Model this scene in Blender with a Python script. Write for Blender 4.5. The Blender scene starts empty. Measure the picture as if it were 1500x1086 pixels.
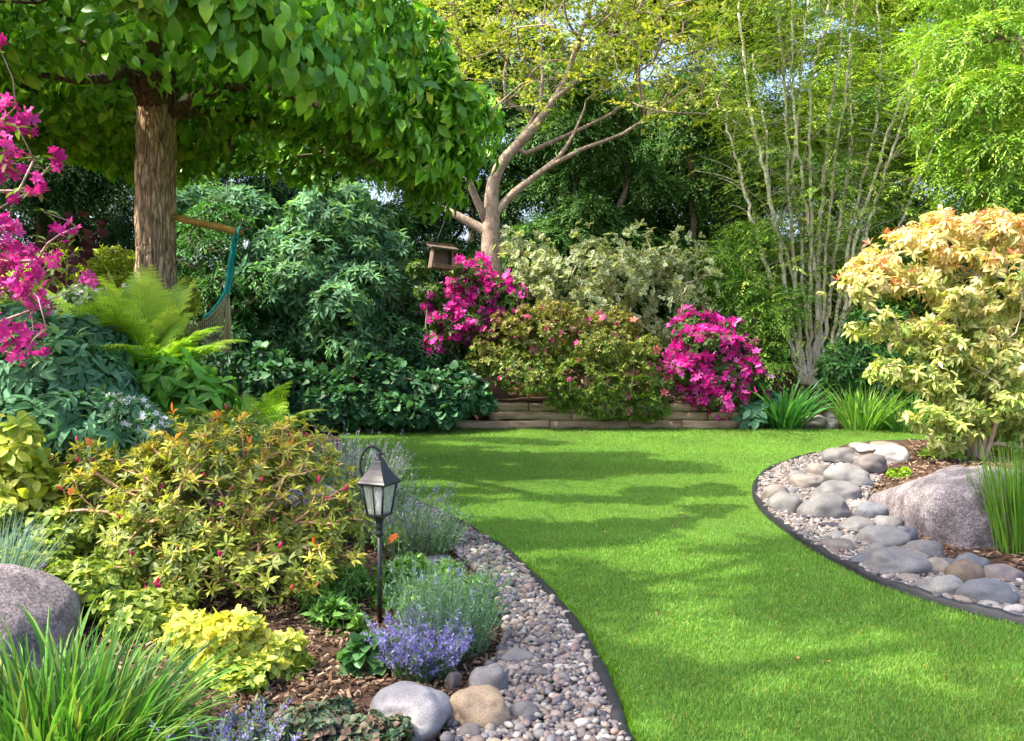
import bpy, bmesh, math
import numpy as np
from mathutils import Vector, noise as mnoise

# ------------------------------------------------------------------ camera, sky, sun, exposure
scene = bpy.context.scene
R_ = math.radians
CAM_H, FPX, HOR = 1.5, 1300.0, 480.0
PITCH = math.atan((543 - HOR) / FPX)
cam_data = bpy.data.cameras.new('camera')
cam = bpy.data.objects.new('camera', cam_data)
scene.collection.objects.link(cam)
cam.location = (0, 0, CAM_H)
cam.rotation_euler = (math.pi / 2 - PITCH, 0, 0)
cam_data.sensor_width = 36
cam_data.lens = 36 * FPX / 1500
cam_data.clip_start = 0.05
cam_data.clip_end = 2000
scene.camera = cam

SUN = Vector((-0.55, -0.13, 0.82)).normalized()          # towards the sun
world = bpy.data.worlds.new('World')
scene.world = world
world.use_nodes = True
wn = world.node_tree
sky = wn.nodes.new('ShaderNodeTexSky')
sky.sky_type = 'NISHITA'
sky.sun_disc = False
sky.sun_elevation = math.asin(SUN.z)
sky.sun_rotation = math.atan2(SUN.x, SUN.y)
sky.air_density = 0.8
sky.dust_density = 5.0
sky.ozone_density = 1.0
wn.nodes['Background'].inputs['Strength'].default_value = 0.15
wn.links.new(sky.outputs[0], wn.nodes['Background'].inputs['Color'])
sun_data = bpy.data.lights.new('sun', 'SUN')
sun_data.energy = 2.4
sun_data.angle = R_(0.6)
sun_data.color = (1.0, 0.92, 0.74)
sun = bpy.data.objects.new('sun', sun_data)
scene.collection.objects.link(sun)
sun.rotation_euler = (-SUN).to_track_quat('-Z', 'Y').to_euler()

scene.view_settings.view_transform = 'Standard'
scene.view_settings.look = 'None'
scene.view_settings.exposure = 2.05
scene.view_settings.gamma = 1.0
scene.cycles.max_bounces = 7
scene.cycles.diffuse_bounces = 4
scene.cycles.glossy_bounces = 2
scene.cycles.transmission_bounces = 5
scene.cycles.transparent_max_bounces = 8
scene.cycles.caustics_reflective = False
scene.cycles.caustics_refractive = False
scene.cycles.use_denoising = True
scene.cycles.sample_clamp_indirect = 6.0

# ------------------------------------------------------------------ pixel <-> world
_cp, _sp = math.cos(PITCH), math.sin(PITCH)
def ray(px, py):
    u, v = (px - 750) / FPX, (543 - py) / FPX
    return np.array([u, _cp + v * _sp, -_sp + v * _cp])
def at(px, py, Y):
    d = ray(px, py)
    return d * (Y / d[1]) + np.array([0, 0, CAM_H])
def gnd(px, py, z=0.0):
    d = ray(px, py)
    return d * ((z - CAM_H) / d[2]) + np.array([0, 0, CAM_H])
def sz(p, Y):
    return p * Y / FPX

# ------------------------------------------------------------------ small maths
def rng_(s): return np.random.default_rng(s)
def nz(a):
    a = np.asarray(a, float)
    return a / np.maximum(np.linalg.norm(a, axis=-1, keepdims=True), 1e-9)
def smooth(t):
    t = np.clip(t, 0, 1)
    return t * t * (3 - 2 * t)
def lin(h):
    h = h.lstrip('#')
    c = np.array([int(h[i:i + 2], 16) / 255 for i in (0, 2, 4)])
    return np.where(c <= 0.04045, c / 12.92, ((c + 0.055) / 1.055) ** 2.4)
def pal(*hs): return np.array([lin(h) for h in hs])
def pick(rng, P, n, var=0.22):
    """n colours: random blends of neighbours in a palette, with a little value variation"""
    P = np.asarray(P)
    i = rng.integers(0, len(P), n); j = rng.integers(0, len(P), n)
    t = rng.random((n, 1)) * 0.5
    c = P[i] * (1 - t) + P[j] * t
    return np.clip(c * (1 + rng.normal(0, var, (n, 1))).clip(0.4, 1.8), 0.002, 0.9)
def frames(d, up):
    """rotation matrices with +Y along d and +Z near up"""
    y = nz(d)
    x = np.cross(y, up)
    bad = np.linalg.norm(x, axis=1) < 1e-3
    x[bad] = np.cross(y[bad], np.array([0.3, 0.9, 0.2]))
    x = nz(x)
    z = np.cross(x, y)
    return np.stack([x, y, z], axis=2)
def rand_dirs(rng, n):
    return nz(rng.normal(size=(n, 3)))
def inpoly(x, y, poly):
    inside = np.zeros(len(x), bool)
    P = np.asarray(poly)
    j = len(P) - 1
    for i in range(len(P)):
        xi, yi = P[i]; xj, yj = P[j]
        c = ((yi > y) != (yj > y)) & (x < (xj - xi) * (y - yi) / (yj - yi + 1e-12) + xi)
        inside ^= c
        j = i
    return inside
def polydist(x, y, line):
    d = np.full(len(x), 1e9)
    L = np.asarray(line)
    for a, b in zip(L[:-1], L[1:]):
        ab = b - a
        t = np.clip(((x - a[0]) * ab[0] + (y - a[1]) * ab[1]) / (ab @ ab + 1e-12), 0, 1)
        d = np.minimum(d, np.hypot(x - a[0] - t * ab[0], y - a[1] - t * ab[1]))
    return d
def spline(pts, per=10):
    P = np.asarray(pts, float)
    Q = np.vstack([2 * P[0] - P[1], P, 2 * P[-1] - P[-2]])
    out = []
    for i in range(1, len(Q) - 2):
        t = np.linspace(0, 1, per, endpoint=False)[:, None]
        a, b, c, d = Q[i - 1], Q[i], Q[i + 1], Q[i + 2]
        out.append(0.5 * (2 * b + (c - a) * t + (2 * a - 5 * b + 4 * c - d) * t ** 2 + (3 * b - a - 3 * c + d) * t ** 3))
    out.append(P[-1:])
    return np.vstack(out)
_hash = rng_(99).random((64, 64))
def vnoise(x, y, s=1.0):
    x, y = np.asarray(x) * s, np.asarray(y) * s
    xi, yi = np.floor(x).astype(int), np.floor(y).astype(int)
    fx, fy = x - xi, y - yi
    fx, fy = fx * fx * (3 - 2 * fx), fy * fy * (3 - 2 * fy)
    h = lambda a, b: _hash[a % 64, b % 64]
    return (h(xi, yi) * (1 - fx) + h(xi + 1, yi) * fx) * (1 - fy) + (h(xi, yi + 1) * (1 - fx) + h(xi + 1, yi + 1) * fx) * fy

# ------------------------------------------------------------------ mesh collecting
class Soup:
    def __init__(self):
        self.v, self.c, self.t, self.q, self.n = [], [], [], [], 0
    def add(self, V, C, tris=None, quads=None):
        V = np.asarray(V, float)
        C = np.broadcast_to(np.asarray(C, float), V.shape)
        if tris is not None and len(tris): self.t.append(np.asarray(tris, np.int64) + self.n)
        if quads is not None and len(quads): self.q.append(np.asarray(quads, np.int64) + self.n)
        self.v.append(V); self.c.append(C); self.n += len(V)
    def inst(self, T, pos, Rm, sc, col, col2=None):
        tv, tf, tq = T['v'], T['t'], T['q']
        n, k = len(pos), len(tv)
        if n == 0: return
        sc = np.asarray(sc, float)
        if sc.ndim == 0: sc = np.full(n, float(sc))
        if sc.ndim == 1: sc = np.repeat(sc[:, None], 3, 1)
        V = np.einsum('nij,nkj->nki', Rm, tv[None] * sc[:, None, :]) + np.asarray(pos)[:, None]
        col = np.broadcast_to(np.asarray(col), (n, 3))
        C = np.repeat(col[:, None], k, 1)
        if col2 is not None:
            w = T['w'][None, :, None]
            C = C * (1 - w) + np.broadcast_to(np.asarray(col2), (n, 3))[:, None] * w
        off = (np.arange(n) * k)[:, None, None]
        self.add(V.reshape(-1, 3), C.reshape(-1, 3),
                 (tf[None] + off).reshape(-1, 3) if len(tf) else None,
                 (tq[None] + off).reshape(-1, 4) if len(tq) else None)

ORG = {}
def link(o):
    scene.collection.objects.link(o); return o
def tag(o, label=None, cat=None, group=None, kind=None):
    if label: o['label'] = label
    if cat: o['category'] = cat
    if group: o['group'] = group
    if kind: o['kind'] = kind
    return o
def thing(name, loc, label, cat, group=None):
    o = link(bpy.data.objects.new(name, None))
    o.location = Vector([float(a) for a in loc])
    o.empty_display_size = 0.1
    ORG[o.name] = np.array(loc, float)
    return tag(o, label, cat, group)
def build(name, S, mat, parent=None, smooth_=True, loc=None):
    V = np.concatenate(S.v); C = np.concatenate(S.c)
    if parent is not None: org = ORG[parent.name]
    elif loc is not None: org = np.array(loc, float)
    else: org = np.zeros(3)
    me = bpy.data.meshes.new(name)
    V = (V - org).astype(np.float32)
    me.vertices.add(len(V)); me.vertices.foreach_set('co', V.ravel())
    T = np.concatenate(S.t) if S.t else np.zeros((0, 3), np.int64)
    Q = np.concatenate(S.q) if S.q else np.zeros((0, 4), np.int64)
    loops = np.concatenate([T.ravel(), Q.ravel()]).astype(np.int32)
    me.loops.add(len(loops)); me.loops.foreach_set('vertex_index', loops)
    tot = np.concatenate([np.full(len(T), 3), np.full(len(Q), 4)]).astype(np.int32)
    st = (np.cumsum(tot) - tot).astype(np.int32)
    me.polygons.add(len(tot))
    me.polygons.foreach_set('loop_start', st); me.polygons.foreach_set('loop_total', tot)
    me.polygons.foreach_set('use_smooth', np.full(len(tot), bool(smooth_)))
    ca = me.color_attributes.new('Col', 'FLOAT_COLOR', 'POINT')
    ca.data.foreach_set('color', np.hstack([C, np.ones((len(C), 1))]).astype(np.float32).ravel())
    me.update(calc_edges=True)
    me.materials.append(mat)
    o = link(bpy.data.objects.new(name, me))
    if parent is not None:
        o.parent = parent
        ORG[o.name] = org
    elif loc is not None:
        o.location = Vector([float(a) for a in loc])
        ORG[o.name] = org
    return o

def pieces(name, fn, idx, mat, parent, most=100, rest=None):
    """fn(soup, k) adds piece k: the first `most` as parts of their own, what remains as one part"""
    idx = list(idx)
    for k in idx[:most]:
        S = Soup(); fn(S, k); build(name, S, mat, parent)
    if idx[most:]:
        S = Soup()
        for k in idx[most:]: fn(S, k)
        build(rest or name, S, mat, parent)['kind'] = 'stuff'
# ------------------------------------------------------------------ materials
def new_mat(name):
    m = bpy.data.materials.new(name); m.use_nodes = True
    nt = m.node_tree
    return m, nt, nt.nodes['Principled BSDF'], nt.nodes['Material Output']
def leaf_mat(name, rough=0.45, trans=0.35, spec=0.4, tint=(1.25, 1.25, 0.55)):
    m, nt, p, out = new_mat(name)
    a = nt.nodes.new('ShaderNodeAttribute'); a.attribute_name = 'Col'
    n = nt.nodes.new('ShaderNodeTexNoise'); n.inputs['Scale'].default_value = 60
    mp = nt.nodes.new('ShaderNodeMapRange'); mp.inputs['To Min'].default_value = 0.8; mp.inputs['To Max'].default_value = 1.2
    nt.links.new(n.outputs['Fac'], mp.inputs['Value'])
    mx = nt.nodes.new('ShaderNodeMix'); mx.data_type = 'RGBA'; mx.blend_type = 'MULTIPLY'; mx.inputs['Factor'].default_value = 1
    nt.links.new(a.outputs['Color'], mx.inputs['A'])
    nt.links.new(mp.outputs['Result'], mx.inputs['B'])
    nt.links.new(mx.outputs['Result'], p.inputs['Base Color'])
    p.inputs['Roughness'].default_value = rough
    p.inputs['Specular IOR Level'].default_value = spec
    t = nt.nodes.new('ShaderNodeBsdfTranslucent')
    mt = nt.nodes.new('ShaderNodeMix'); mt.data_type = 'RGBA'; mt.blend_type = 'MULTIPLY'; mt.inputs['Factor'].default_value = 1
    nt.links.new(mx.outputs['Result'], mt.inputs['A']); mt.inputs['B'].default_value = (*tint, 1)
    nt.links.new(mt.outputs['Result'], t.inputs['Color'])
    ms = nt.nodes.new('ShaderNodeMixShader'); ms.inputs['Fac'].default_value = trans
    nt.links.new(p.outputs[0], ms.inputs[1]); nt.links.new(t.outputs[0], ms.inputs[2])
    nt.links.new(ms.outputs[0], out.inputs['Surface'])
    return m
def rough_mat(name, cols, scale=8, stretch=(1, 1, 1), rough=0.9, bump=0.5, dist=0.02, attr=False, detail=8, spec=0.25, speck=None, crack=None):
    """noise-mixed solid with bump; attr multiplies by the vertex tint"""
    m, nt, p, out = new_mat(name)
    tc = nt.nodes.new('ShaderNodeTexCoord'); mp = nt.nodes.new('ShaderNodeMapping')
    mp.inputs['Scale'].default_value = stretch
    nt.links.new(tc.outputs['Object'], mp.inputs['Vector'])
    n = nt.nodes.new('ShaderNodeTexNoise'); n.inputs['Scale'].default_value = scale; n.inputs['Detail'].default_value = detail
    n.inputs['Roughness'].default_value = 0.65
    nt.links.new(mp.outputs[0], n.inputs['Vector'])
    r = nt.nodes.new('ShaderNodeValToRGB')
    r.color_ramp.elements[0].position = 0.3; r.color_ramp.elements[1].position = 0.72
    r.color_ramp.elements[0].color = (*cols[0], 1); r.color_ramp.elements[1].color = (*cols[-1], 1)
    for i, c in enumerate(cols[1:-1]):
        e = r.color_ramp.elements.new(0.3 + 0.42 * (i + 1) / (len(cols) - 1)); e.color = (*c, 1)
    nt.links.new(n.outputs['Fac'], r.inputs['Fac'])
    col = r.outputs['Color']
    if speck:
        v = nt.nodes.new('ShaderNodeTexNoise'); v.inputs['Scale'].default_value = speck[0]; v.inputs['Detail'].default_value = 2
        nt.links.new(mp.outputs[0], v.inputs['Vector'])
        rr = nt.nodes.new('ShaderNodeMapRange'); rr.inputs['From Min'].default_value = 0.3; rr.inputs['From Max'].default_value = 0.7
        rr.inputs['To Min'].default_value = 1 - speck[1]; rr.inputs['To Max'].default_value = 1 + speck[1]
        nt.links.new(v.outputs['Fac'], rr.inputs['Value'])
        mm = nt.nodes.new('ShaderNodeMix'); mm.data_type = 'RGBA'; mm.blend_type = 'MULTIPLY'; mm.inputs['Factor'].default_value = 1
        nt.links.new(col, mm.inputs['A']); nt.links.new(rr.outputs['Result'], mm.inputs['B']); col = mm.outputs['Result']
    hgt = n.outputs['Fac']
    if crack:
        cs, cz, depth = crack
        m2 = nt.nodes.new('ShaderNodeMapping'); m2.inputs['Scale'].default_value = (1, 1, cz)
        nt.links.new(tc.outputs['Object'], m2.inputs['Vector'])
        wv = nt.nodes.new('ShaderNodeTexNoise'); wv.inputs['Scale'].default_value = cs * .5; nt.links.new(m2.outputs[0], wv.inputs['Vector'])
        mv = nt.nodes.new('ShaderNodeVectorMath'); mv.operation = 'MULTIPLY_ADD'
        nt.links.new(wv.outputs['Color'], mv.inputs[0]); mv.inputs[1].default_value = (.09, .09, .09); nt.links.new(m2.outputs[0], mv.inputs[2])
        vo = nt.nodes.new('ShaderNodeTexVoronoi'); vo.feature = 'DISTANCE_TO_EDGE'; vo.inputs['Scale'].default_value = cs
        nt.links.new(mv.outputs[0], vo.inputs['Vector'])
        mr = nt.nodes.new('ShaderNodeMapRange'); mr.inputs['From Max'].default_value = .16; mr.inputs['To Min'].default_value = 1 - depth
        nt.links.new(vo.outputs['Distance'], mr.inputs['Value'])
        mm = nt.nodes.new('ShaderNodeMix'); mm.data_type = 'RGBA'; mm.blend_type = 'MULTIPLY'; mm.inputs['Factor'].default_value = 1
        nt.links.new(col, mm.inputs['A']); nt.links.new(mr.outputs['Result'], mm.inputs['B']); col = mm.outputs['Result']
        ad = nt.nodes.new('ShaderNodeMath'); ad.operation = 'MULTIPLY_ADD'; ad.inputs[1].default_value = 1.4
        nt.links.new(mr.outputs['Result'], ad.inputs[0]); nt.links.new(n.outputs['Fac'], ad.inputs[2]); hgt = ad.outputs[0]
    if attr:
        a = nt.nodes.new('ShaderNodeAttribute'); a.attribute_name = 'Col'
        mm = nt.nodes.new('ShaderNodeMix'); mm.data_type = 'RGBA'; mm.blend_type = 'MULTIPLY'; mm.inputs['Factor'].default_value = 1
        nt.links.new(col, mm.inputs['A']); nt.links.new(a.outputs['Color'], mm.inputs['B']); col = mm.outputs['Result']
    nt.links.new(col, p.inputs['Base Color'])
    p.inputs['Roughness'].default_value = rough
    p.inputs['Specular IOR Level'].default_value = spec
    b = nt.nodes.new('ShaderNodeBump'); b.inputs['Strength'].default_value = bump; b.inputs['Distance'].default_value = dist
    nt.links.new(hgt, b.inputs['Height']); nt.links.new(b.outputs[0], p.inputs['Normal'])
    return m
M_leaf = leaf_mat('leaf', 0.5, 0.38)
M_gloss = leaf_mat('glossy_leaf', 0.48, 0.25, 0.32)
M_dark = leaf_mat('evergreen_leaf', 0.6, 0.2, 0.3)
M_crown = leaf_mat('broad_tree_leaf', 0.4, 0.26, 0.42)
M_soft = leaf_mat('soft_leaf', 0.65, 0.42, 0.25)
M_petal = leaf_mat('petal', 0.6, 0.4, 0.2, (1.15, 1.0, 1.1))
M_grass = leaf_mat('grass_blade', 0.5, 0.38, 0.3, (1.2, 1.2, 0.6))
M_twig = rough_mat('twig_bark', [(0.8, 0.8, 0.8), (1.15, 1.12, 1.08)], 60, (1, 1, 0.3), attr=True, bump=0.4, dist=0.004)
M_bark_furrow = rough_mat('furrowed_bark', [lin('#6a5c4c'), lin('#b09c84'), lin('#d4c2aa')], 26, (1, 1, 0.3), bump=1.0, dist=0.03, attr=True, crack=(24, .2, .42))
M_bark_smooth = rough_mat('smooth_bark', [lin('#75665a'), lin('#9c8b7c'), lin('#b8a898')], 9, (1, 1, 0.6), bump=0.5, dist=0.02, attr=True, speck=(40, 0.3))
M_bark_pale = rough_mat('pale_bark', [lin('#9a8e80'), lin('#c2b6a8'), lin('#dcd2c4')], 14, (1, 1, 0.3), bump=0.4, dist=0.01, attr=True)
M_stone = rough_mat('river_stone', [(0.72, 0.72, 0.72), (1.0, 1.0, 1.0), (1.22, 1.21, 1.2)], 7, rough=0.7, bump=0.25, dist=0.01, attr=True, speck=(140, 0.22), spec=0.35)
M_pebble = rough_mat('pebble', [(0.8, 0.8, 0.8), (1.15, 1.15, 1.15)], 40, rough=0.65, bump=0.1, dist=0.003, attr=True, spec=0.35)
M_boulder = rough_mat('boulder_granite', [lin('#454144'), lin('#6a6567'), lin('#858082'), lin('#a09a98')], 4.5, rough=0.85, bump=1.0, dist=0.06, attr=True, speck=(70, 0.5), detail=14)
M_mulch = rough_mat('bark_mulch', [lin('#281d16'), lin('#4a382c'), lin('#6a5446')], 22, rough=0.95, bump=1.0, dist=0.04)
M_chip = rough_mat('bark_chip', [(0.7, 0.7, 0.7), (1.2, 1.2, 1.2)], 30, (1, 0.3, 1), attr=True, bump=0.4, dist=0.004)
M_turf = rough_mat('turf', [lin('#37551a'), lin('#4b6f22'), lin('#5a7d2c')], 30, rough=0.95, bump=0.6, dist=0.02)
M_bed = rough_mat('gravel_bed', [lin('#3e3a38'), lin('#6a6462'), lin('#8c8580')], 45, rough=0.9, bump=0.8, dist=0.02)
M_edge = rough_mat('black_edging', [lin('#15161a'), lin('#2a2c31')], 20, rough=0.5, bump=0.15, dist=0.004, spec=0.5)
M_timber = rough_mat('weathered_timber', [lin('#84705c'), lin('#bca78e'), lin('#d8c6ac')], 10, (0.25, 1, 1.6), rough=0.9, bump=0.7, dist=0.015, attr=True)
M_fence = rough_mat('old_fence_wood', [lin('#3a2f27'), lin('#5a4b3e')], 8, (1, 1, 0.2), rough=0.95, bump=0.5, dist=0.01, attr=True)
M_beam = rough_mat('peeled_pole', [lin('#6d5524'), lin('#9a7c38'), lin('#b4985a')], 12, (0.4, 1, 1), rough=0.7, bump=0.3, dist=0.006)
M_metal = rough_mat('dark_painted_metal', [lin('#121318'), lin('#1a1b21'), lin('#24242a')], 14, rough=0.42, bump=0.12, dist=0.003, spec=0.55)
M_fabric = rough_mat('teal_fabric', [lin('#0f5a58'), lin('#1d7f78'), lin('#2b9a8c')], 60, (1, 1, 0.2), rough=0.9, bump=0.3, dist=0.004)
M_net = rough_mat('net_cord', [lin('#8d8458'), lin('#b5ab7e')], 80, rough=0.9, bump=0.2, dist=0.002)
M_flagstone = rough_mat('flagstone', [lin('#5b5c63'), lin('#7a7b80'), lin('#93928f')], 10, rough=0.85, bump=0.4, dist=0.01, speck=(100, 0.2))
def glass_mat():
    m, nt, p, out = new_mat('lantern_glass')
    p.inputs['Base Color'].default_value = (0.72, 0.75, 0.68, 1)
    p.inputs['Roughness'].default_value = 0.25
    t = nt.nodes.new('ShaderNodeBsdfTransparent'); t.inputs['Color'].default_value = (0.92, 0.94, 0.9, 1)
    n = nt.nodes.new('ShaderNodeTexNoise'); n.inputs['Scale'].default_value = 25
    mp = nt.nodes.new('ShaderNodeMapRange'); mp.inputs['To Min'].default_value = 0.6; mp.inputs['To Max'].default_value = 0.86
    nt.links.new(n.outputs['Fac'], mp.inputs['Value'])
    ms = nt.nodes.new('ShaderNodeMixShader')
    nt.links.new(mp.outputs['Result'], ms.inputs['Fac'])
    nt.links.new(p.outputs[0], ms.inputs[1]); nt.links.new(t.outputs[0], ms.inputs[2])
    nt.links.new(ms.outputs[0], out.inputs['Surface'])
    return m
M_glass = glass_mat()
def plain_mat(name, col, rough=0.5):
    m, nt, p, out = new_mat(name)
    n = nt.nodes.new('ShaderNodeTexNoise'); n.inputs['Scale'].default_value = 30
    r = nt.nodes.new('ShaderNodeMapRange'); r.inputs['To Min'].default_value = rough - 0.1; r.inputs['To Max'].default_value = rough + 0.1
    nt.links.new(n.outputs['Fac'], r.inputs['Value']); nt.links.new(r.outputs[0], p.inputs['Roughness'])
    p.inputs['Base Color'].default_value = (*col, 1)
    return m
M_bulb = plain_mat('frosted_bulb', (0.75, 0.74, 0.68), 0.4)

# ------------------------------------------------------------------ leaf, blade, petal templates
def leaf_T(width=0.45, ts=(0, .3, .62, 1), prof=None, droop=0.15, fold=0.12, edge=0.0):
    """a folded leaf of length 1 along +Y; w = 1 towards the margin"""
    ts = np.array(ts)
    if prof is None: prof = np.sin(np.pi * ts ** 0.85)
    prof = np.array(prof)
    v, w, mid, L, Rr = [], [], [], [], []
    for t, p in zip(ts, prof):
        z = -droop * t * t
        mid.append(len(v)); v.append((0, t, z)); w.append(0)
        if p > 1e-3:
            hw = width * p / 2
            L.append(len(v)); v.append((-hw, t - 0.03, z + fold * hw * 2)); w.append(1)
            Rr.append(len(v)); v.append((hw, t - 0.03, z + fold * hw * 2)); w.append(1)
        else:
            L.append(None); Rr.append(None)
    tr, q = [], []
    for i in range(len(ts) - 1):
        for side, flip in ((L, False), (Rr, True)):
            a, b = side[i], side[i + 1]
            if a is None and b is None: continue
            if a is None: f = [mid[i], mid[i + 1], b]
            elif b is None: f = [mid[i], mid[i + 1], a]
            else: f = [mid[i], mid[i + 1], b, a]
            if flip: f = f[::-1]
            (q if len(f) == 4 else tr).append(f)
    return dict(v=np.array(v, float), t=np.array(tr, np.int64).reshape(-1, 3), q=np.array(q, np.int64).reshape(-1, 4), w=np.array(w, float))
T_simple = leaf_T(0.5, (0, .45, 1), (0, 1, 0))
T_narrow = leaf_T(0.3, (0, .5, 1), (0, 1, 0), 0.2)
T_oval = leaf_T(0.55, (0, .25, .6, .85, 1), (0, .75, 1, .6, 0), 0.2, 0.15)
T_obov = leaf_T(0.56, (0, .28, .58, .82, 1), (0, .5, 1, .8, .12), 0.5, 0.26)
T_lance = leaf_T(0.3, (0, .3, .65, 1), (0, .85, .9, 0), 0.25, 0.2)
T_round = leaf_T(0.9, (0, .2, .55, .85, 1), (0, .85, 1, .55, 0), 0.2, 0.12)
T_lance_d = leaf_T(0.36, (0, .2, .5, .78, 1), (0, .6, 1, .75, 0), 0.4, 0.25)
def flower_T(petals=5, cup=0.35, pw=0.62):
    v, tr, q, w = [(0, 0, 0)], [], [], [1.0]
    for k in range(petals):
        a = 2 * math.pi * k / petals
        c, s = math.cos(a), math.sin(a)
        def P(r, o, z): return (c * r - s * o, s * r + c * o, z)
        i = len(v)
        v += [P(.5, -pw * .5, cup * .4), P(.5, pw * .5, cup * .4), P(.98, -pw * .32, cup * .75), P(.98, pw * .32, cup * .75), P(.55, 0, cup * .2)]
        w += [.1, .1, 0, 0, .3]
        tr += [(0, i, i + 4), (0, i + 4, i + 1)]
        q += [(i, i + 2, i + 3, i + 4)]
        tr += [(i + 4, i + 3, i + 1)]
    return dict(v=np.array(v, float), t=np.array(tr, np.int64), q=np.array(q, np.int64), w=np.array(w, float))
T_flower = flower_T()
def ico(sub):
    bm = bmesh.new(); bmesh.ops.create_icosphere(bm, subdivisions=sub, radius=1)
    V = np.array([v.co[:] for v in bm.verts]); F = np.array([[v.index for v in f.verts] for f in bm.faces])
    bm.free(); return V, F
ICO = {k: ico(k) for k in (1, 2, 3, 4, 5)}
def blob_T(sub, seed, amp=0.18):
    V, F = ICO[sub]
    r = rng_(seed); o = r.random(3) * 50
    d = np.array([mnoise.noise(Vector(v * 1.1 + o)) for v in V])
    return dict(v=V * (1 + amp * d)[:, None], t=F, q=np.zeros((0, 4), np.int64), w=np.zeros(len(V)))
T_bud = dict(v=ICO[1][0] * np.array([.2, .5, .2]) + np.array([0, .5, 0]), t=ICO[1][1], q=np.zeros((0, 4), np.int64), w=np.zeros(len(ICO[1][0])))

# ------------------------------------------------------------------ tubes, strips, boxes
def tube(S, pts, rad, sides=6, col=(1, 1, 1), cap=True):
    P = np.asarray(pts, float); n = len(P)
    rad = np.broadcast_to(np.asarray(rad, float), (n,))
    T = np.gradient(P, axis=0); T = nz(T)
    ref = np.array([0.13, 0.97, 0.2]) if abs(T[0][1]) < 0.8 else np.array([0.95, 0.1, 0.2])
    N = np.zeros_like(P)
    N[0] = nz(np.cross(T[0], ref))
    for i in range(1, n):
        v = N[i - 1] - T[i] * (N[i - 1] @ T[i]); N[i] = v / max(np.linalg.norm(v), 1e-9)
    B = np.cross(T, N)
    a = np.linspace(0, 2 * np.pi, sides, endpoint=False)
    V = P[:, None] + rad[:, None, None] * (np.cos(a)[None, :, None] * N[:, None] + np.sin(a)[None, :, None] * B[:, None])
    i = np.arange(n - 1)[:, None] * sides; j = np.arange(sides)[None]; k = (j + 1) % sides
    Q = np.stack([i + j, i + k, i + sides + k, i + sides + j], -1).reshape(-1, 4)
    Vf = V.reshape(-1, 3); tr = []
    if cap:
        Vf = np.vstack([Vf, P[0], P[-1]])
        for s in range(sides):
            tr.append((n * sides, (s + 1) % sides, s)); tr.append((n * sides + 1, (n - 1) * sides + s, (n - 1) * sides + (s + 1) % sides))
    S.add(Vf, col, tr, Q)
def box(S, c, size, R=None, col=(1, 1, 1), bev=0.0):
    h = np.asarray(size, float) / 2
    bm = bmesh.new(); bmesh.ops.create_cube(bm, size=1)
    for v in bm.verts: v.co = Vector(np.array(v.co) * 2 * h)
    if bev > 0: bmesh.ops.bevel(bm, geom=bm.edges[:], offset=bev, segments=2, affect='EDGES', profile=0.6)
    bm.verts.index_update()
    V = np.array([v.co[:] for v in bm.verts])
    tr, q = [], []
    for f in bm.faces:
        ix = [v.index for v in f.verts]
        if len(ix) == 4: q.append(ix)
        else:
            for k in range(1, len(ix) - 1): tr.append([ix[0], ix[k], ix[k + 1]])
    bm.free()
    if R is not None: V = V @ np.asarray(R).T
    S.add(V + np.asarray(c), col, tr, q)
def rotz(a):
    c, s = math.cos(a), math.sin(a); return np.array([[c, -s, 0], [s, c, 0], [0, 0, 1.0]])
def strips(S, base, d0, up_bend, length, width, segs, col, rng, tipcol=None, fold=0.25, taper=0.6):
    """n curved blades: start direction d0 and then bend (gravity vector scaled)"""
    n = len(base)
    length = np.broadcast_to(length, (n,)); width = np.broadcast_to(width, (n,))
    t = np.linspace(0, 1, segs + 1)
    d = nz(d0)
    P = [np.asarray(base, float)]
    cur = d.copy()
    for i in range(segs):
        P.append(P[-1] + cur * (length / segs)[:, None])
        cur = nz(cur + up_bend * (0.4 + 1.2 * (i + 1) / segs) / segs)
    P = np.stack(P, 1)                                        # n, segs+1, 3
    side = nz(np.cross(d, np.array([0, 0, 1.0]) + 0.001 * rng.normal(size=(n, 3))))
    tw = rng.normal(0, 0.5, (n, 1))
    side = nz(side + tw * np.cross(d, side))
    wt = np.where(t < taper, 0.75 + 0.25 * np.sin(np.pi * np.minimum(t / taper, 1) / 2), 1 - np.clip((t - taper) / (1 - taper), 0, 1) ** 1.5)
    wt[0] = 0.6
    Wd = (width[:, None] * wt[None])[:, :, None] * side[:, None]
    Lf, Rt = P[:, :-1] - Wd[:, :-1] / 2, P[:, :-1] + Wd[:, :-1] / 2
    V = np.concatenate([Lf, Rt, P[:, -1:]], 1)                # n, 2*segs+1
    m = 2 * segs + 1
    q = [(i, segs + i, segs + i + 1, i + 1) for i in range(segs - 1)]
    tr = [(segs - 1, 2 * segs - 1, 2 * segs)]
    off = (np.arange(n) * m)[:, None, None]
    C = np.repeat(np.broadcast_to(col, (n, 3))[:, None], m, 1)
    if tipcol is not None:
        w = np.concatenate([t[:-1], t[:-1], t[-1:]])[None, :, None]
        C = C * (1 - w) + np.broadcast_to(tipcol, (n, 3))[:, None] * w
    S.add(V.reshape(-1, 3), C.reshape(-1, 3), (np.array(tr)[None] + off).reshape(-1, 3), (np.array(q)[None] + off).reshape(-1, 4) if q else None)
    return P[:, -1], cur

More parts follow.
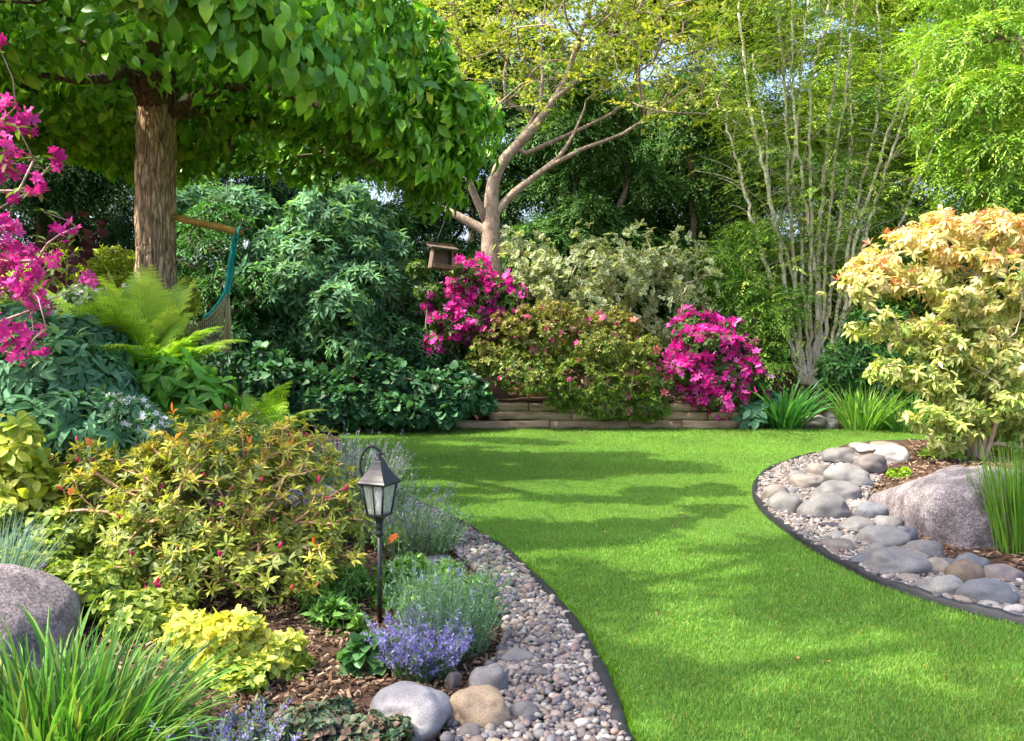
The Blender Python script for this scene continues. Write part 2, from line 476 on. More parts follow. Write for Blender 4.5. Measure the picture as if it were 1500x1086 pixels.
# ------------------------------------------------------------------ crowns and branching
def clumps(rng, center, radii, n, size, flat=0.75, low=-0.6):
    """sub-lobes over an ellipsoid's surface and one core"""
    out = [(np.array(center, float), np.array(radii, float) * 0.72)]
    k = 0
    while k < n:
        d = rand_dirs(rng, 1)[0]
        if d[2] < low: continue
        r = size * rng.uniform(0.7, 1.3)
        out.append((np.array(center) + d * np.array(radii) * rng.uniform(0.62, 0.9), np.array([r, r, r * flat]) * np.mean(radii)))
        k += 1
    return out
def shell(rng, lobes, n, inner=0.8, cull=0.75):
    A = np.array([(r[0] * r[1] + r[0] * r[2] + r[1] * r[2]) for c, r in lobes]); A = A / A.sum()
    idx = rng.choice(len(lobes), int(n * 1.6), p=A)
    C = np.array([c for c, r in lobes])[idx]; Rr = np.array([r for c, r in lobes])[idx]
    d = rand_dirs(rng, len(idx))
    P = C + d * Rr * (inner + (1 - inner) * rng.random((len(idx), 1)) ** 0.5 + rng.normal(0, 0.03, (len(idx), 1)))
    N = nz(d / Rr)
    keep = np.ones(len(P), bool)
    for k, (c, r) in enumerate(lobes):
        q = np.linalg.norm((P - c) / r, axis=1)
        keep &= ~((q < cull) & (idx != k))
    P, N = P[keep][:n], N[keep][:n]
    return P, N
def leaves(S, rng, P, N, T, size, cols, droop=0.4, upw=0.6, var=0.25, spread=0.8, col2=None, cvar=0.2):
    n = len(P)
    d = nz(N + spread * rand_dirs(rng, n) + np.array([0, 0, -droop]))
    up = nz(N * (1 - upw) + np.array([0, 0, upw]) + 0.35 * rng.normal(size=(n, 3)))
    s = size * (1 + rng.normal(0, var, n)).clip(0.45, 1.7)
    C = pick(rng, cols, n, cvar)
    S.inst(T, P, frames(d, up), s, C, None if col2 is None else pick(rng, col2, n, 0.1))
def whorls(S, rng, P, A, T, size, cols, m=6, elev=(50, 85), droop=0.1, var=0.2, col2=None, cvar=0.15, young=None):
    """rosettes of m leaves round each shoot axis A at P"""
    n = len(P); A = nz(A)
    F = frames(A, rand_dirs(rng, n))
    base_c = pick(rng, cols, n, cvar)
    if young is not None:
        ycol, yw = young
        yc = pick(rng, ycol, n, 0.12); w = np.clip(yw, 0, 1)[:, None] if np.ndim(yw) else yw
        base_c = base_c * (1 - w) + yc * w
    for k in range(m):
        phi = 2 * np.pi * k / m + rng.normal(0, 0.3, n)
        el = np.radians(rng.uniform(elev[0], elev[1], n))
        rad = F[:, :, 0] * np.cos(phi)[:, None] + F[:, :, 2] * np.sin(phi)[:, None]
        d = A * np.cos(el)[:, None] + rad * np.sin(el)[:, None] + np.array([0, 0, -droop])
        s = size * (1 + rng.normal(0, var, n)).clip(0.5, 1.6)
        c = base_c * (1 + rng.normal(0, 0.12, (n, 1))).clip(.6, 1.4)
        S.inst(T, P + rad * (size * 0.05) + A * rng.normal(0, size * 0.12, (n, 1)), frames(d, A + 0.2 * rng.normal(size=(n, 3))), s, c,
               None if col2 is None else pick(rng, col2, n, 0.1))
def sprays(S, rng, P, N, T, size, cols, m=9, length=0.45, droop=0.35, ang=50, tilt=0.25, cvar=0.25, flat=1.0, young=None):
    """flat fans of m leaflets along short side twigs, layered like a conifer or maple"""
    n = len(P)
    d = nz(N * np.array([1, 1, 0.35]) + 0.45 * rng.normal(size=(n, 3)) * np.array([1, 1, .4]) + np.array([0, 0, -droop]))
    up = nz(np.array([0, 0, flat]) + tilt * rng.normal(size=(n, 3)) + 0.3 * N)
    F = frames(d, up)
    bc = pick(rng, cols, n, cvar)
    L = length * (1 + rng.normal(0, .25, n)).clip(.5, 1.6)
    for k in range(m):
        t = (k + 0.5) / m
        side = (1 if k % 2 else -1)
        a = math.radians(ang) * side * (1 - 0.6 * t) + rng.normal(0, 0.25, n)
        ld = F[:, :, 1] * np.cos(a)[:, None] + F[:, :, 0] * np.sin(a)[:, None] + 0.12 * rng.normal(size=(n, 3)) + np.array([0, 0, -0.15 * t])
        pos = P + F[:, :, 1] * (L * (t - 0.5))[:, None] + np.array([0, 0, -1.0]) * (L * 0.25 * t * t)[:, None]
        s = size * (1.15 - 0.45 * t) * (1 + rng.normal(0, .2, n)).clip(.5, 1.5)
        c = bc * (1 + rng.normal(0, .12, (n, 1))).clip(.6, 1.4)
        if young is not None: c = c * (1 - t * young[1]) + young[0] * (t * young[1])
        S.inst(T, pos, frames(ld, F[:, :, 2] + .25 * rng.normal(size=(n, 3))), s, c)
def grow(paths, tips, rng, seg=0.2, jit=0.12, r_tip=0.004, p=2.3, alpha=0.4, sag=0.0, minr=None):
    """branches from seed paths [(pts, r0, r1)] out to every tip; returns chains [(pts, radii)]"""
    cap = len(tips) * 60 + 2000
    pos = np.zeros((cap, 3)); par = np.full(cap, -1); plen = np.zeros(cap); rad = np.zeros(cap); nn = 0
    seeds = []
    for pts, r0, r1 in paths:
        pts = np.asarray(pts, float)
        L = np.linalg.norm(np.diff(pts, axis=0), axis=1); cum = np.concatenate([[0], np.cumsum(L)])
        k = max(2, int(cum[-1] / seg) + 1)
        u = np.linspace(0, cum[-1], k)
        q = np.stack([np.interp(u, cum, pts[:, i]) for i in range(3)], 1)
        st = -1; pl = 0
        if nn:
            dd = np.linalg.norm(pos[:nn] - q[0], axis=1); st = int(dd.argmin()); pl = plen[st]
        for i in range(k):
            pos[nn] = q[i]; par[nn] = st; plen[nn] = pl + u[i]; rad[nn] = np.interp(i / (k - 1), np.linspace(0, 1, len(r0)), r0) if np.ndim(r0) else r0 + (r1 - r0) * i / (k - 1); st = nn; nn += 1
    n_seed = nn
    base = pos[0]
    order = np.argsort(np.linalg.norm(tips - base, axis=1))
    tipnode = np.zeros(len(tips), int)
    for ti in order:
        tp = tips[ti]
        dv = tp - pos[:nn]
        dist = np.linalg.norm(dv, axis=1)
        cost = dist + alpha * plen[:nn] * 0.5
        j = int(cost.argmin())
        k = max(1, int(dist[j] / seg))
        a = pos[j]; 
        pd = nz(pos[j] - pos[par[j]]) if par[j] >= 0 else np.array([0, 0, 1.0])
        c1 = a + pd * dist[j] * 0.35
        prev = j
        for s in range(1, k + 1):
            if nn >= cap: break
            t = s / k
            q = (1 - t) ** 2 * a + 2 * t * (1 - t) * c1 + t * t * tp
            if s < k: q = q + rng.normal(0, jit * seg, 3)
            q[2] -= sag * 4 * t * (1 - t) * dist[j]
            pos[nn] = q; par[nn] = prev; plen[nn] = plen[prev] + dist[j] / k; prev = nn; nn += 1
        tipnode[ti] = prev
    cnt = np.zeros(nn)
    cnt[tipnode] += 1
    for i in range(nn - 1, 0, -1):
        if par[i] >= 0: cnt[par[i]] += cnt[i]
    r = r_tip * np.maximum(cnt, 1) ** (1 / p)
    r[:n_seed] = np.maximum(rad[:n_seed], 0)
    for i in range(n_seed, nn):
        r[i] = min(r[i], r[par[i]] * 0.98)
    kids = [[] for _ in range(nn)]
    for i in range(1, nn):
        if par[i] >= 0: kids[par[i]].append(i)
    chains, stack = [], [0]
    started = set()
    heads = [(0, None)]
    while heads:
        h, frm = heads.pop()
        ch = [] if frm is None else [frm]
        cur = h
        while True:
            ch.append(cur)
            ks = kids[cur]
            if not ks: break
            ks = sorted(ks, key=lambda x: (-(x < n_seed), -r[x], -cnt[x]))
            for o in ks[1:]: heads.append((o, cur))
            cur = ks[0]
        rr = r[ch].copy()
        if frm is not None: rr[0] = min(rr[0], rr[1] * 1.15)
        chains.append((pos[ch], rr, ch[0] if frm is None else ch[1]))
    tdir = nz(pos[tipnode] - pos[par[tipnode]])
    return chains, tdir, n_seed
def draw_chains(S, chains, rng, col, minsides=4, bark_split=None):
    for pts, r, _ in chains:
        if len(pts) < 2: continue
        big = r.max()
        sides = 12 if big > 0.06 else 7 if big > 0.02 else minsides
        r = r.copy(); r[-1] *= 0.6
        tube(S, pts, r, sides, np.asarray(col) * rng.uniform(0.85, 1.1))
# ================================================================== the setting: ground, lawn, gravel beds, edging
def G(*pts): return np.array([gnd(x, y)[:2] for x, y in pts])
LEFT_EDGE = spline(np.vstack([[[0.52, 1.6], [0.48, 2.5]], G((912, 1086), (895, 1030), (870, 975), (835, 915), (790, 862), (740, 815), (690, 782), (640, 755), (600, 738), (560, 712), (528, 684), (505, 655), (492, 630))]), 8)
LEFT_GRAVEL = spline(np.vstack([[[-0.25, 1.6], [-0.2, 2.5]], G((655, 1086), (700, 1010), (735, 950), (728, 890), (695, 840), (655, 805), (615, 770), (590, 738))]), 8)
RIGHT_EDGE = spline(np.vstack([[[4.4, 2.0]], G((1640, 948), (1500, 917), (1400, 893), (1300, 862), (1240, 834), (1190, 806), (1148, 776), (1118, 750), (1106, 724), (1117, 700), (1150, 682), (1210, 666), (1280, 656), (1340, 650), (1420, 652), (1540, 660), (1700, 665))]), 8)
RIGHT_GRAVEL = spline(np.vstack([[[5.0, 2.2]], G((1640, 890), (1500, 862), (1420, 838), (1350, 815), (1290, 770), (1270, 735), (1290, 705), (1325, 676), (1335, 652))]), 8)
Y_WALL = 13.05
FAR = np.array([[-2.75, Y_WALL + .05], [-0.5, Y_WALL - .02], [3.6, Y_WALL], [5.0, Y_WALL - .1], [6.3, Y_WALL - .35], [8.5, 12.3]])
_re = RIGHT_EDGE
LAWN = np.vstack([LEFT_EDGE, FAR, [[8.6, 11.5]], _re[::-1]])
_gx_y, _gx_x = LEFT_GRAVEL[:, 1], LEFT_GRAVEL[:, 0]
def left_line(y):
    yy = np.concatenate([_gx_y, LEFT_EDGE[LEFT_EDGE[:, 1] > _gx_y.max() + .3][:, 1]]); xx = np.concatenate([_gx_x, LEFT_EDGE[LEFT_EDGE[:, 1] > _gx_y.max() + .3][:, 0]])
    o = np.argsort(yy)
    return np.interp(y, yy[o], xx[o])
def H(x, y):
    x = np.asarray(x, float); y = np.asarray(y, float)
    d = left_line(y) - x
    left = smooth((d - 0.25) / 2.5) * (0.14 + 0.78 * smooth((y - 3.9) / 2.6)) * np.where(y > Y_WALL, 0.9, 1)
    wallx = smooth((x + 0.75) / .2) * smooth((3.75 - x) / .2)
    t = y - Y_WALL
    back = 0.75 * smooth((t - .12) / 3.4)
    back = np.maximum(back, wallx * 0.36 * smooth((t - .22) / .1))
    back = np.where(x > 8.6, 0.75 * smooth((y - 11) / 4), back)
    right = 0.10 * smooth((x - 3.1) / 1.2) * smooth((y - 4.5) / 1.5) * smooth((12 - y) / 1.2) * (x > 2)
    far = 0.6 * smooth((np.hypot(x, y) - 30) / 60)
    return np.maximum(left, back) + right + far
def onground(px, py, z0=0.0):
    d = ray(px, py)
    t = np.linspace(1.5, 25, 1500)
    P = d[None] * t[:, None] + np.array([0, 0, CAM_H])
    below = P[:, 2] <= H(P[:, 0], P[:, 1])
    k = int(below.argmax()) if below.any() else len(t) - 1
    p = P[k]
    return np.array([p[0], p[1], float(H(p[0], p[1]))])

def sheet(name, poly, z, mat, res=0.16, kind='structure', pad=0.0):
    """a triangulated sheet over a polygon, following nothing but a constant height"""
    bm = bmesh.new()
    vs = [bm.verts.new((x, y, z)) for x, y in poly]
    for i in range(len(vs)): bm.edges.new((vs[i], vs[(i + 1) % len(vs)]))
    bmesh.ops.triangle_fill(bm, use_beauty=True, use_dissolve=False, edges=bm.edges[:])
    me = bpy.data.meshes.new(name); bm.normal_update()
    for f in bm.faces:
        if f.normal.z < 0: f.normal_flip()
    bm.to_mesh(me); bm.free(); me.materials.append(mat)
    return tag(link(bpy.data.objects.new(name, me)), kind=kind)

# ground: one sheet to the horizon, fine near the garden
xs = np.concatenate([-np.geomspace(600, 9.4, 14), np.arange(-9, 9.01, 0.15), np.geomspace(9.4, 600, 14)])
ys = np.concatenate([-np.geomspace(600, 3, 12), np.arange(-2.5, 20.01, 0.15), np.geomspace(20.5, 600, 14)])
X, Y = np.meshgrid(xs, ys)
S = Soup()
Z = H(X, Y) + 0.015 * (vnoise(X, Y, 2.3) - .5) * (np.abs(X) < 10) * 1.0
inl = inpoly(X.ravel(), Y.ravel(), LAWN).reshape(X.shape)
Z = np.where(inl, -0.03, Z)
nx = len(xs)
i = (np.arange(len(ys) - 1)[:, None] * nx + np.arange(nx - 1)[None]).ravel()
S.add(np.stack([X, Y, Z], -1).reshape(-1, 3), (1, 1, 1), None, np.stack([i, i + 1, i + nx + 1, i + nx], 1))
tag(build('ground', S, M_mulch), kind='structure')
sheet('lawn', LAWN, 0.006, M_turf)
lg = np.vstack([LEFT_GRAVEL, LEFT_EDGE[LEFT_EDGE[:, 1] < LEFT_GRAVEL[-1, 1] + .1][::-1]])
S = Soup()
sheet('left_gravel_bed', lg, 0.012, M_bed)
rg = np.vstack([RIGHT_GRAVEL, RIGHT_EDGE[(RIGHT_EDGE[:, 1] > 1) & (np.arange(len(RIGHT_EDGE)) < len(RIGHT_EDGE) - 26)][::-1]])
sheet('right_gravel_bed', rg, 0.012, M_bed)

def edging(name, line, label, h=0.052, w=0.026):
    L = line; T = nz(np.gradient(L, axis=0)); N = np.stack([-T[:, 1], T[:, 0]], 1)
    n = len(L); S = Soup()
    prof = [(-w, -.06), (-w, h - .012), (-w * .5, h), (w * .5, h), (w, h - .012), (w, -.06)]
    wob = 0.006 * np.sin(np.arange(n) * 0.7) + 0.004 * np.sin(np.arange(n) * 2.1)
    V = np.stack([np.column_stack([L + N * o, np.full(n, z) + wob * (z > 0)]) for o, z in prof], 1)
    k = len(prof); q = []
    for a in range(n - 1):
        for b in range(k - 1): q.append((a * k + b, a * k + b + 1, (a + 1) * k + b + 1, (a + 1) * k + b))
    S.add(V.reshape(-1, 3), (1, 1, 1), None, q)
    o = build(name, S, M_edge)
    return tag(o, label, 'lawn edging', 'black edging strips round the lawn')
edging('lawn_edging', LEFT_EDGE[LEFT_EDGE[:, 1] < 9], 'black plastic edging strip between the lawn and the gravel beside the lantern')
edging('lawn_edging', RIGHT_EDGE[:-14], 'black plastic edging strip curving round the cobbles and the big boulder')

# ------------------------------------------------------------------ grass
rng = rng_(11)
S = Soup()
for (y0, y1, dens, hgt, wid, seg) in ((2.2, 4.4, 21000, .024, .0028, 2), (4.4, 6.2, 12500, .025, .0036, 2), (6.2, 9, 8000, .027, .005, 1), (9, 13.3, 4500, .03, .0075, 1)):
    n = int(dens * (y1 - y0) * 9.5)
    y = rng.uniform(y0, y1, n); x = rng.uniform(-3.1, 6.4, n)
    half = 0.62 * y + 0.5
    ok = (np.abs(x) < half) & inpoly(x, y, LAWN)
    x, y = x[ok], y[ok]; n = len(x)
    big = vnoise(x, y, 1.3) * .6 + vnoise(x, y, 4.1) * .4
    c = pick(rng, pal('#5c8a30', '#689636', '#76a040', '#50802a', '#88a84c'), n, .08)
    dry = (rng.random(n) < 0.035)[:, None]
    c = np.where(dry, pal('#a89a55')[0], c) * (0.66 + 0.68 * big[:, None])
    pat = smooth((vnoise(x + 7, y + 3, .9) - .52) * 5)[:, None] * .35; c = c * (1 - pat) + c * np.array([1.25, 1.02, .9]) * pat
    lean = rng.normal(0, .42, (n, 3)); lean[:, 2] = 1
    L = hgt * rng.uniform(.6, 1.25, n) * (0.85 + .3 * big)
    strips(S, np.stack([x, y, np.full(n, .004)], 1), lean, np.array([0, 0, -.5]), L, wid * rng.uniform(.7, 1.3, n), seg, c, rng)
# longer fringe along the edging
for line, sgn in ((LEFT_EDGE[LEFT_EDGE[:, 1] < 12], 1), (RIGHT_EDGE[:-14], -1)):
    m = 9000
    u = rng.uniform(0, len(line) - 1.01, m); k = u.astype(int); f = (u - k)[:, None]
    p = line[k] * (1 - f) + line[k + 1] * f + rng.normal(0, .015, (m, 2))
    T = nz(line[k + 1] - line[k]); N = np.stack([T[:, 1], -T[:, 0]], 1)
    p = p + N * (0.045 * 1)
    ok = inpoly(p[:, 0], p[:, 1], LAWN); p = p[ok]; N = N[ok]; n = len(p)
    d = np.column_stack([-N * .5 + rng.normal(0, .4, (n, 2)), np.ones(n)])
    strips(S, np.column_stack([p, np.full(n, .004)]), d, np.array([0, 0, -.7]), rng.uniform(.025, .05, n), .0034, 2, pick(rng, pal('#6a9a20', '#5c8a1c', '#7fa62e'), n, .2), rng)
tag(build('grass', S, M_grass), 'short bright green mown lawn grass', 'grass', kind='stuff')

# ------------------------------------------------------------------ gravel
BL = [blob_T(1 if s > 2 else 2, s, .35) for s in (1, 2, 3, 4)]
GREYS = pal('#67656a', '#7a7674', '#54535a', '#8a847e', '#94897e', '#675b57', '#766662', '#a29d97', '#47484f', '#837268')
def gravel(name, poly, label, seed, spacing, smin, smax, avoid=()):
    rng = rng_(seed); P = np.asarray(poly)
    lo, hi = P.min(0), P.max(0)
    n = int((hi - lo).prod() / (spacing * spacing) * 1.7)
    x, y = rng.uniform(lo[0], hi[0], n), rng.uniform(lo[1], hi[1], n)
    ok = inpoly(x, y, P) & (y > 2.3)
    x, y = x[ok], y[ok]; n = len(x)
    s = rng.uniform(smin, smax, n) * np.where(rng.random(n) < .12, 1.5, 1) * 0.5
    sc = np.stack([s * rng.uniform(.85, 1.35, n), s * rng.uniform(.7, 1.0, n), s * rng.uniform(.4, .75, n)], 1)
    a = rng.uniform(0, 2 * np.pi, n)
    d = np.stack([np.cos(a), np.sin(a), rng.normal(0, .25, n)], 1)
    Fm = frames(d, np.array([0, 0, 1.0]) + .25 * rng.normal(size=(n, 3)))
    z = 0.016 + sc[:, 2] * rng.uniform(.2, 1.1, n) + 0.02 * rng.random(n)
    col = pick(rng, GREYS, n, .14)
    S = Soup(); w = rng.integers(0, 4, n)
    for k in range(4):
        m = w == k
        S.inst(BL[k], np.stack([x, y, z], 1)[m], Fm[m], sc[m], col[m])
    tag(build(name, S, M_pebble), label, 'gravel', kind='stuff')
gravel('gravel', lg, 'mixed grey and buff pebble gravel between lantern bed and lawn', 5, .0195, .015, .042)
gravel('gravel', rg, 'mixed grey pebble gravel lying among the cobbles by the boulder', 6, .021, .016, .04)

# ------------------------------------------------------------------ bark chips
rng = rng_(21); S = Soup()
Tc = dict(v=np.array([(-.5, -.2, 0), (.5, -.12, .05), (.55, .15, 0), (-.45, .22, .06), (-.4, -.1, .16), (.42, -.05, .2), (.4, .1, .15), (-.35, .12, .19)]),
          t=np.zeros((0, 3), np.int64), q=np.array([(0, 1, 5, 4), (1, 2, 6, 5), (2, 3, 7, 6), (3, 0, 4, 7), (4, 5, 6, 7)]), w=np.zeros(8))
for (x0, x1, y0, y1, n, s) in ((-2.4, .1, 2.7, 5.2, 9000, .032), (2.7, 6.5, 4.6, 10.9, 9000, .045), (2.2, 8.5, 13.2, 17, 5000, .07), (-5, -.5, 5, 8.5, 2500, .05)):
    x, y = rng.uniform(x0, x1, n), rng.uniform(y0, y1, n)
    ok = ~inpoly(x, y, LAWN) & ~inpoly(x, y, lg) & ~inpoly(x, y, rg) & (np.abs(x) < .62 * y + .4)
    x, y = x[ok], y[ok]; m = len(x)
    a = rng.uniform(0, 6.28, m)
    d = np.stack([np.cos(a), np.sin(a), rng.normal(0, .3, m)], 1)
    S.inst(Tc, np.stack([x, y, H(x, y) + .008 + .012 * rng.random(m)], 1), frames(d, np.array([0, 0, 1.]) + .4 * rng.normal(size=(m, 3))),
           s * rng.uniform(.4, 1.5, m), pick(rng, pal('#54402f', '#6c5342', '#846c5a', '#382a22', '#a08a72', '#5c4638'), m, .2))
tag(build('bark_chips', S, M_chip, smooth_=False), 'loose brown bark chips strewn over the planting beds', 'bark mulch', kind='stuff')

rng = rng_(77); S = Soup()
x, y = rng.uniform(-2.6, 6, 260), rng.uniform(3, 12.8, 260); ok = inpoly(x, y, LAWN) & (np.abs(x) < .6 * y); x, y = x[ok][:60], y[ok][:60]; m = len(x)
S.inst(T_oval, np.stack([x, y, np.full(m, .022)], 1), frames(rng.normal(size=(m, 3)) * [1, 1, .2], np.array([0, 0, 1.]) + .3 * rng.normal(size=(m, 3))), rng.uniform(.012, .03, m), pick(rng, pal('#8a5a30', '#a87a40', '#c89a60', '#d878b8'), m, .2))
tag(build('fallen_leaves', S, M_leaf), 'few small fallen brown leaves and petals on the lawn', 'fallen leaves', kind='stuff')
# ------------------------------------------------------------------ stones
def rock(name, label, p, w, d, h, col, seed, cat='stone', group=None, rot=0.0, sub=4, amp=.28, sink=.28, mat=None, flat=0.0, freq=1.1):
    V, F = ICO[sub]
    r = rng_(seed); o = r.random(3) * 40
    dsp = np.array([mnoise.noise(Vector(v * freq + o)) * amp + mnoise.noise(Vector(v * freq * 2.6 + o)) * amp * .3 + mnoise.noise(Vector(v * 7 + o)) * amp * .05 for v in V])
    W = V * (1 + dsp)[:, None]
    # a rounded superellipsoid reads more like a water-worn cobble than a ball
    W = np.sign(W) * np.abs(W) ** 0.9
    if flat: W[:, 2] = np.where(W[:, 2] > flat, flat + (W[:, 2] - flat) * .25, W[:, 2])
    W = W / np.abs(W).max(0)
    W = W * np.array([w, d, h / (1 + (1 - 2 * sink) ** 1) * 1.0]) * np.array([.5, .5, 1.0])
    W = W @ rotz(rot).T
    hh = W[:, 2].max()
    W[:, 2] += h - hh
    S = Soup(); tint = np.array([mnoise.noise(Vector(v * 1.7 + o + 9)) for v in V])[:, None]
    S.add(W + p, np.clip(np.asarray(col) * (1 + .18 * tint), 0, 1), F)
    return tag(build(name, S, mat or M_stone, loc=p), label, cat, group)
GRP = 'cobbles lying on the gravel round the boulder'
C = dict(grey=lin('#6c6a6a'), blue=lin('#62646a'), tan=lin('#777069'), pink=lin('#6e6665'), white=lin('#aaa59e'), dark=lin('#35343f'), beige=lin('#7f776d'), light=lin('#7b7977'), brown=lin('#6c5e52'))
cob = [  # px, py of the base middle, width px, height px, colour, label
 (1312, 681, 46, 25, 'white', 'flat pale cream stone with a broken edge below the golden shrub'),
 (1276, 664, 32, 10, 'white', 'thin white stone nearest the lawn edging below the golden shrub'),
 (1240, 681, 48, 22, 'grey', 'low broad grey stone close to the edging, behind the tan pair'),
 (1282, 696, 40, 28, 'pink', 'smooth brown pink cobble in front of the pale cream stone'),
 (1201, 703, 28, 20, 'tan', 'small tan cobble sitting just behind the wide tan one'),
 (1188, 722, 44, 23, 'tan', 'wide flat tan cobble surrounded by fine gravel'),
 (1250, 719, 62, 34, 'light', 'large pale mottled cobble in the middle of the heap'),
 (1234, 738, 58, 28, 'grey', 'grey tan cobble leaning on the large pale mottled one'),
 (1217, 768, 66, 40, 'grey', 'largest round grey cobble above the dark slate shards'),
 (1284, 769, 42, 28, 'blue', 'round blue grey cobble beside the pointed end of the boulder'),
 (1133, 738, 38, 24, 'tan', 'tan cobble wedged against the bend of the edging'),
 (1144, 758, 44, 32, 'light', 'grey buff cobble tilted beside the edging bend'),
 (1264, 788, 48, 23, 'grey', 'dull grey green cobble right of the slate shards'),
 (1303, 808, 62, 31, 'light', 'oval grey buff cobble before the foot of the boulder'),
 (1309, 781, 38, 19, 'grey', 'low grey cobble touching the left foot of the boulder'),
 (1332, 797, 30, 20, 'blue', 'small blue grey cobble tucked under the boulder'),
 (1362, 824, 54, 26, 'grey', 'grey domed cobble at the front foot of the boulder'),
 (1322, 853, 92, 36, 'grey', 'broadest flat grey cobble of the bed, near the lawn'),
 (1421, 869, 48, 40, 'brown', 'round brown buff cobble with a dry flat face'),
 (1381, 850, 44, 24, 'beige', 'rough tan cobble between the broadest flat one and the brown one'),
 (1431, 847, 54, 28, 'blue', 'blue grey cobble on the mulch by the grass clump'),
 (1388, 884, 56, 30, 'light', 'pale tan cobble by the lawn below the brown one'),
 (1460, 896, 72, 36, 'blue', 'big blue grey cobble near the lawn, frontmost of its kind'),
 (1478, 861, 50, 24, 'pink', 'pinkish cobble on the mulch in front of the grass clump'),
 (1211, 813, 46, 18, 'tan', 'flat light tan cobble beside the lawn under the slate shards'),
 (1250, 838, 48, 19, 'blue', 'flat blue grey cobble half sunk at the lawn edge'),
 (1410, 900, 50, 17, 'beige', 'sunken buff cobble at the lawn edge under the pale tan one'),
 (1352, 876, 48, 13, 'grey', 'low grey cobble at the lawn edge beside the pale tan one'),
 (1475, 876, 40, 14, 'grey', 'low grey cobble behind the big blue grey front one'),
 (1493, 909, 32, 15, 'white', 'small whitish cobble at the lawn edge, last towards the path of view'),
 (1290, 814, 30, 12, 'light', 'small pale cobble left under the oval grey buff one'),
 (1316, 824, 44, 14, 'grey', 'thin grey cobble between the oval one and the broadest one'),
 (1343, 831, 40, 16, 'beige', 'buff cobble resting on the back of the broadest flat one'),
 (1245, 801, 24, 13, 'light', 'little pale pebble stone above the pair of tan lawn edge cobbles'),
 (1367, 838, 30, 13, 'blue', 'little blue cobble behind the rough tan one'),
 (1392, 837, 30, 12, 'blue', 'little bluish cobble left of the blue grey mulch cobble'),
 (1200, 735, 20, 12, 'grey', 'tiny grey cobble in the fine gravel above the largest one'),
 (1262, 660, 26, 9, 'light', 'thin pale chip of stone against the edging'),
 (1300, 662, 40, 11, 'beige', 'flat buff stone lying behind the pale cream one'),
 (1228, 700, 22, 14, 'light', 'small light cobble between the tan ones and the mottled one'),
 (1337, 861, 34, 12, 'tan', 'small tan cobble in front of the broadest flat one'),
 (1442, 879, 26, 14, 'light', 'small pale cobble between the brown one and the big blue one'),
 (1272, 838, 30, 10, 'pink', 'small pinkish cobble beside the sunken lawn edge ones'),
 (1172, 706, 26, 13, 'grey', 'small grey cobble left of the small tan one, near the edging'),
 (1160, 730, 24, 12, 'light', 'small pale cobble between the edging pair and the wide tan one'),
 (1180, 752, 26, 13, 'grey', 'small grey cobble right of the tilted edging cobble'),
 (1262, 752, 26, 14, 'light', 'small pale cobble between the largest round one and the one by the boulder tip'),
 (1228, 796, 28, 12, 'grey', 'small grey cobble just under the right slate shard'),
 (1280, 826, 34, 14, 'grey', 'small flat grey cobble between the oval one and the lawn'),
 (1300, 842, 30, 12, 'blue', 'small bluish cobble touching the lawn side of the broadest flat one'),
 (1400, 872, 28, 13, 'grey', 'small grey cobble between the pale tan one and the brown one'),
 (1436, 908, 34, 13, 'light', 'small pale cobble in front of the big blue grey one at the lawn'),
 (1266, 682, 24, 12, 'grey', 'small grey cobble between the low broad one and the brown pink one'),
]
for k, (px, py, w, h, c, lab) in enumerate(cob):
    p = onground(px, py); Yd = p[1]
    W_ = sz(w, Yd) * 1.22; Hh = sz(h, Yd) * 1.08
    Hh = max(Hh * 0.92, .03)
    p[1] += W_ * .32
    dd = np.hypot(RIGHT_EDGE[:, 0] - p[0], RIGHT_EDGE[:, 1] - p[1]); ne = int(dd.argmin()); need = W_ * .5 + .03
    if dd[ne] < need or inpoly(p[:1], p[1:2], LAWN)[0]:
        te = nz(RIGHT_EDGE[min(ne + 1, len(RIGHT_EDGE) - 1)] - RIGHT_EDGE[ne - 1]); nn_ = np.array([te[1], -te[0]])
        p[:2] = RIGHT_EDGE[ne] + nn_ * need * .95
    p[2] = float(H(p[0], p[1])) - .0
    rock('cobble', lab, p, W_, W_ * .78, Hh + .015, C[c] * rng_(k).uniform(.85, 1.1), 100 + k, group=GRP, rot=0.15 * math.sin(k * 2.3), sub=4, sink=.25)
for k, (px, py, w, h, lab) in enumerate([(1192, 769, 34, 9, 'dark purple slate shard left of its fellow, under the largest grey cobble'), (1222, 780, 44, 10, 'dark purple slate shard right of its fellow, before the grey green cobble')]):
    p = onground(px, py); rock('slate_shard', lab, p + [0, .03, .01], sz(w, p[1]), sz(w, p[1]) * .5, .05, C['dark'], 300 + k, flat=.3, rot=-.3 + .2 * k, group='slate shards in the gravel')
p = onground(1345, 812)
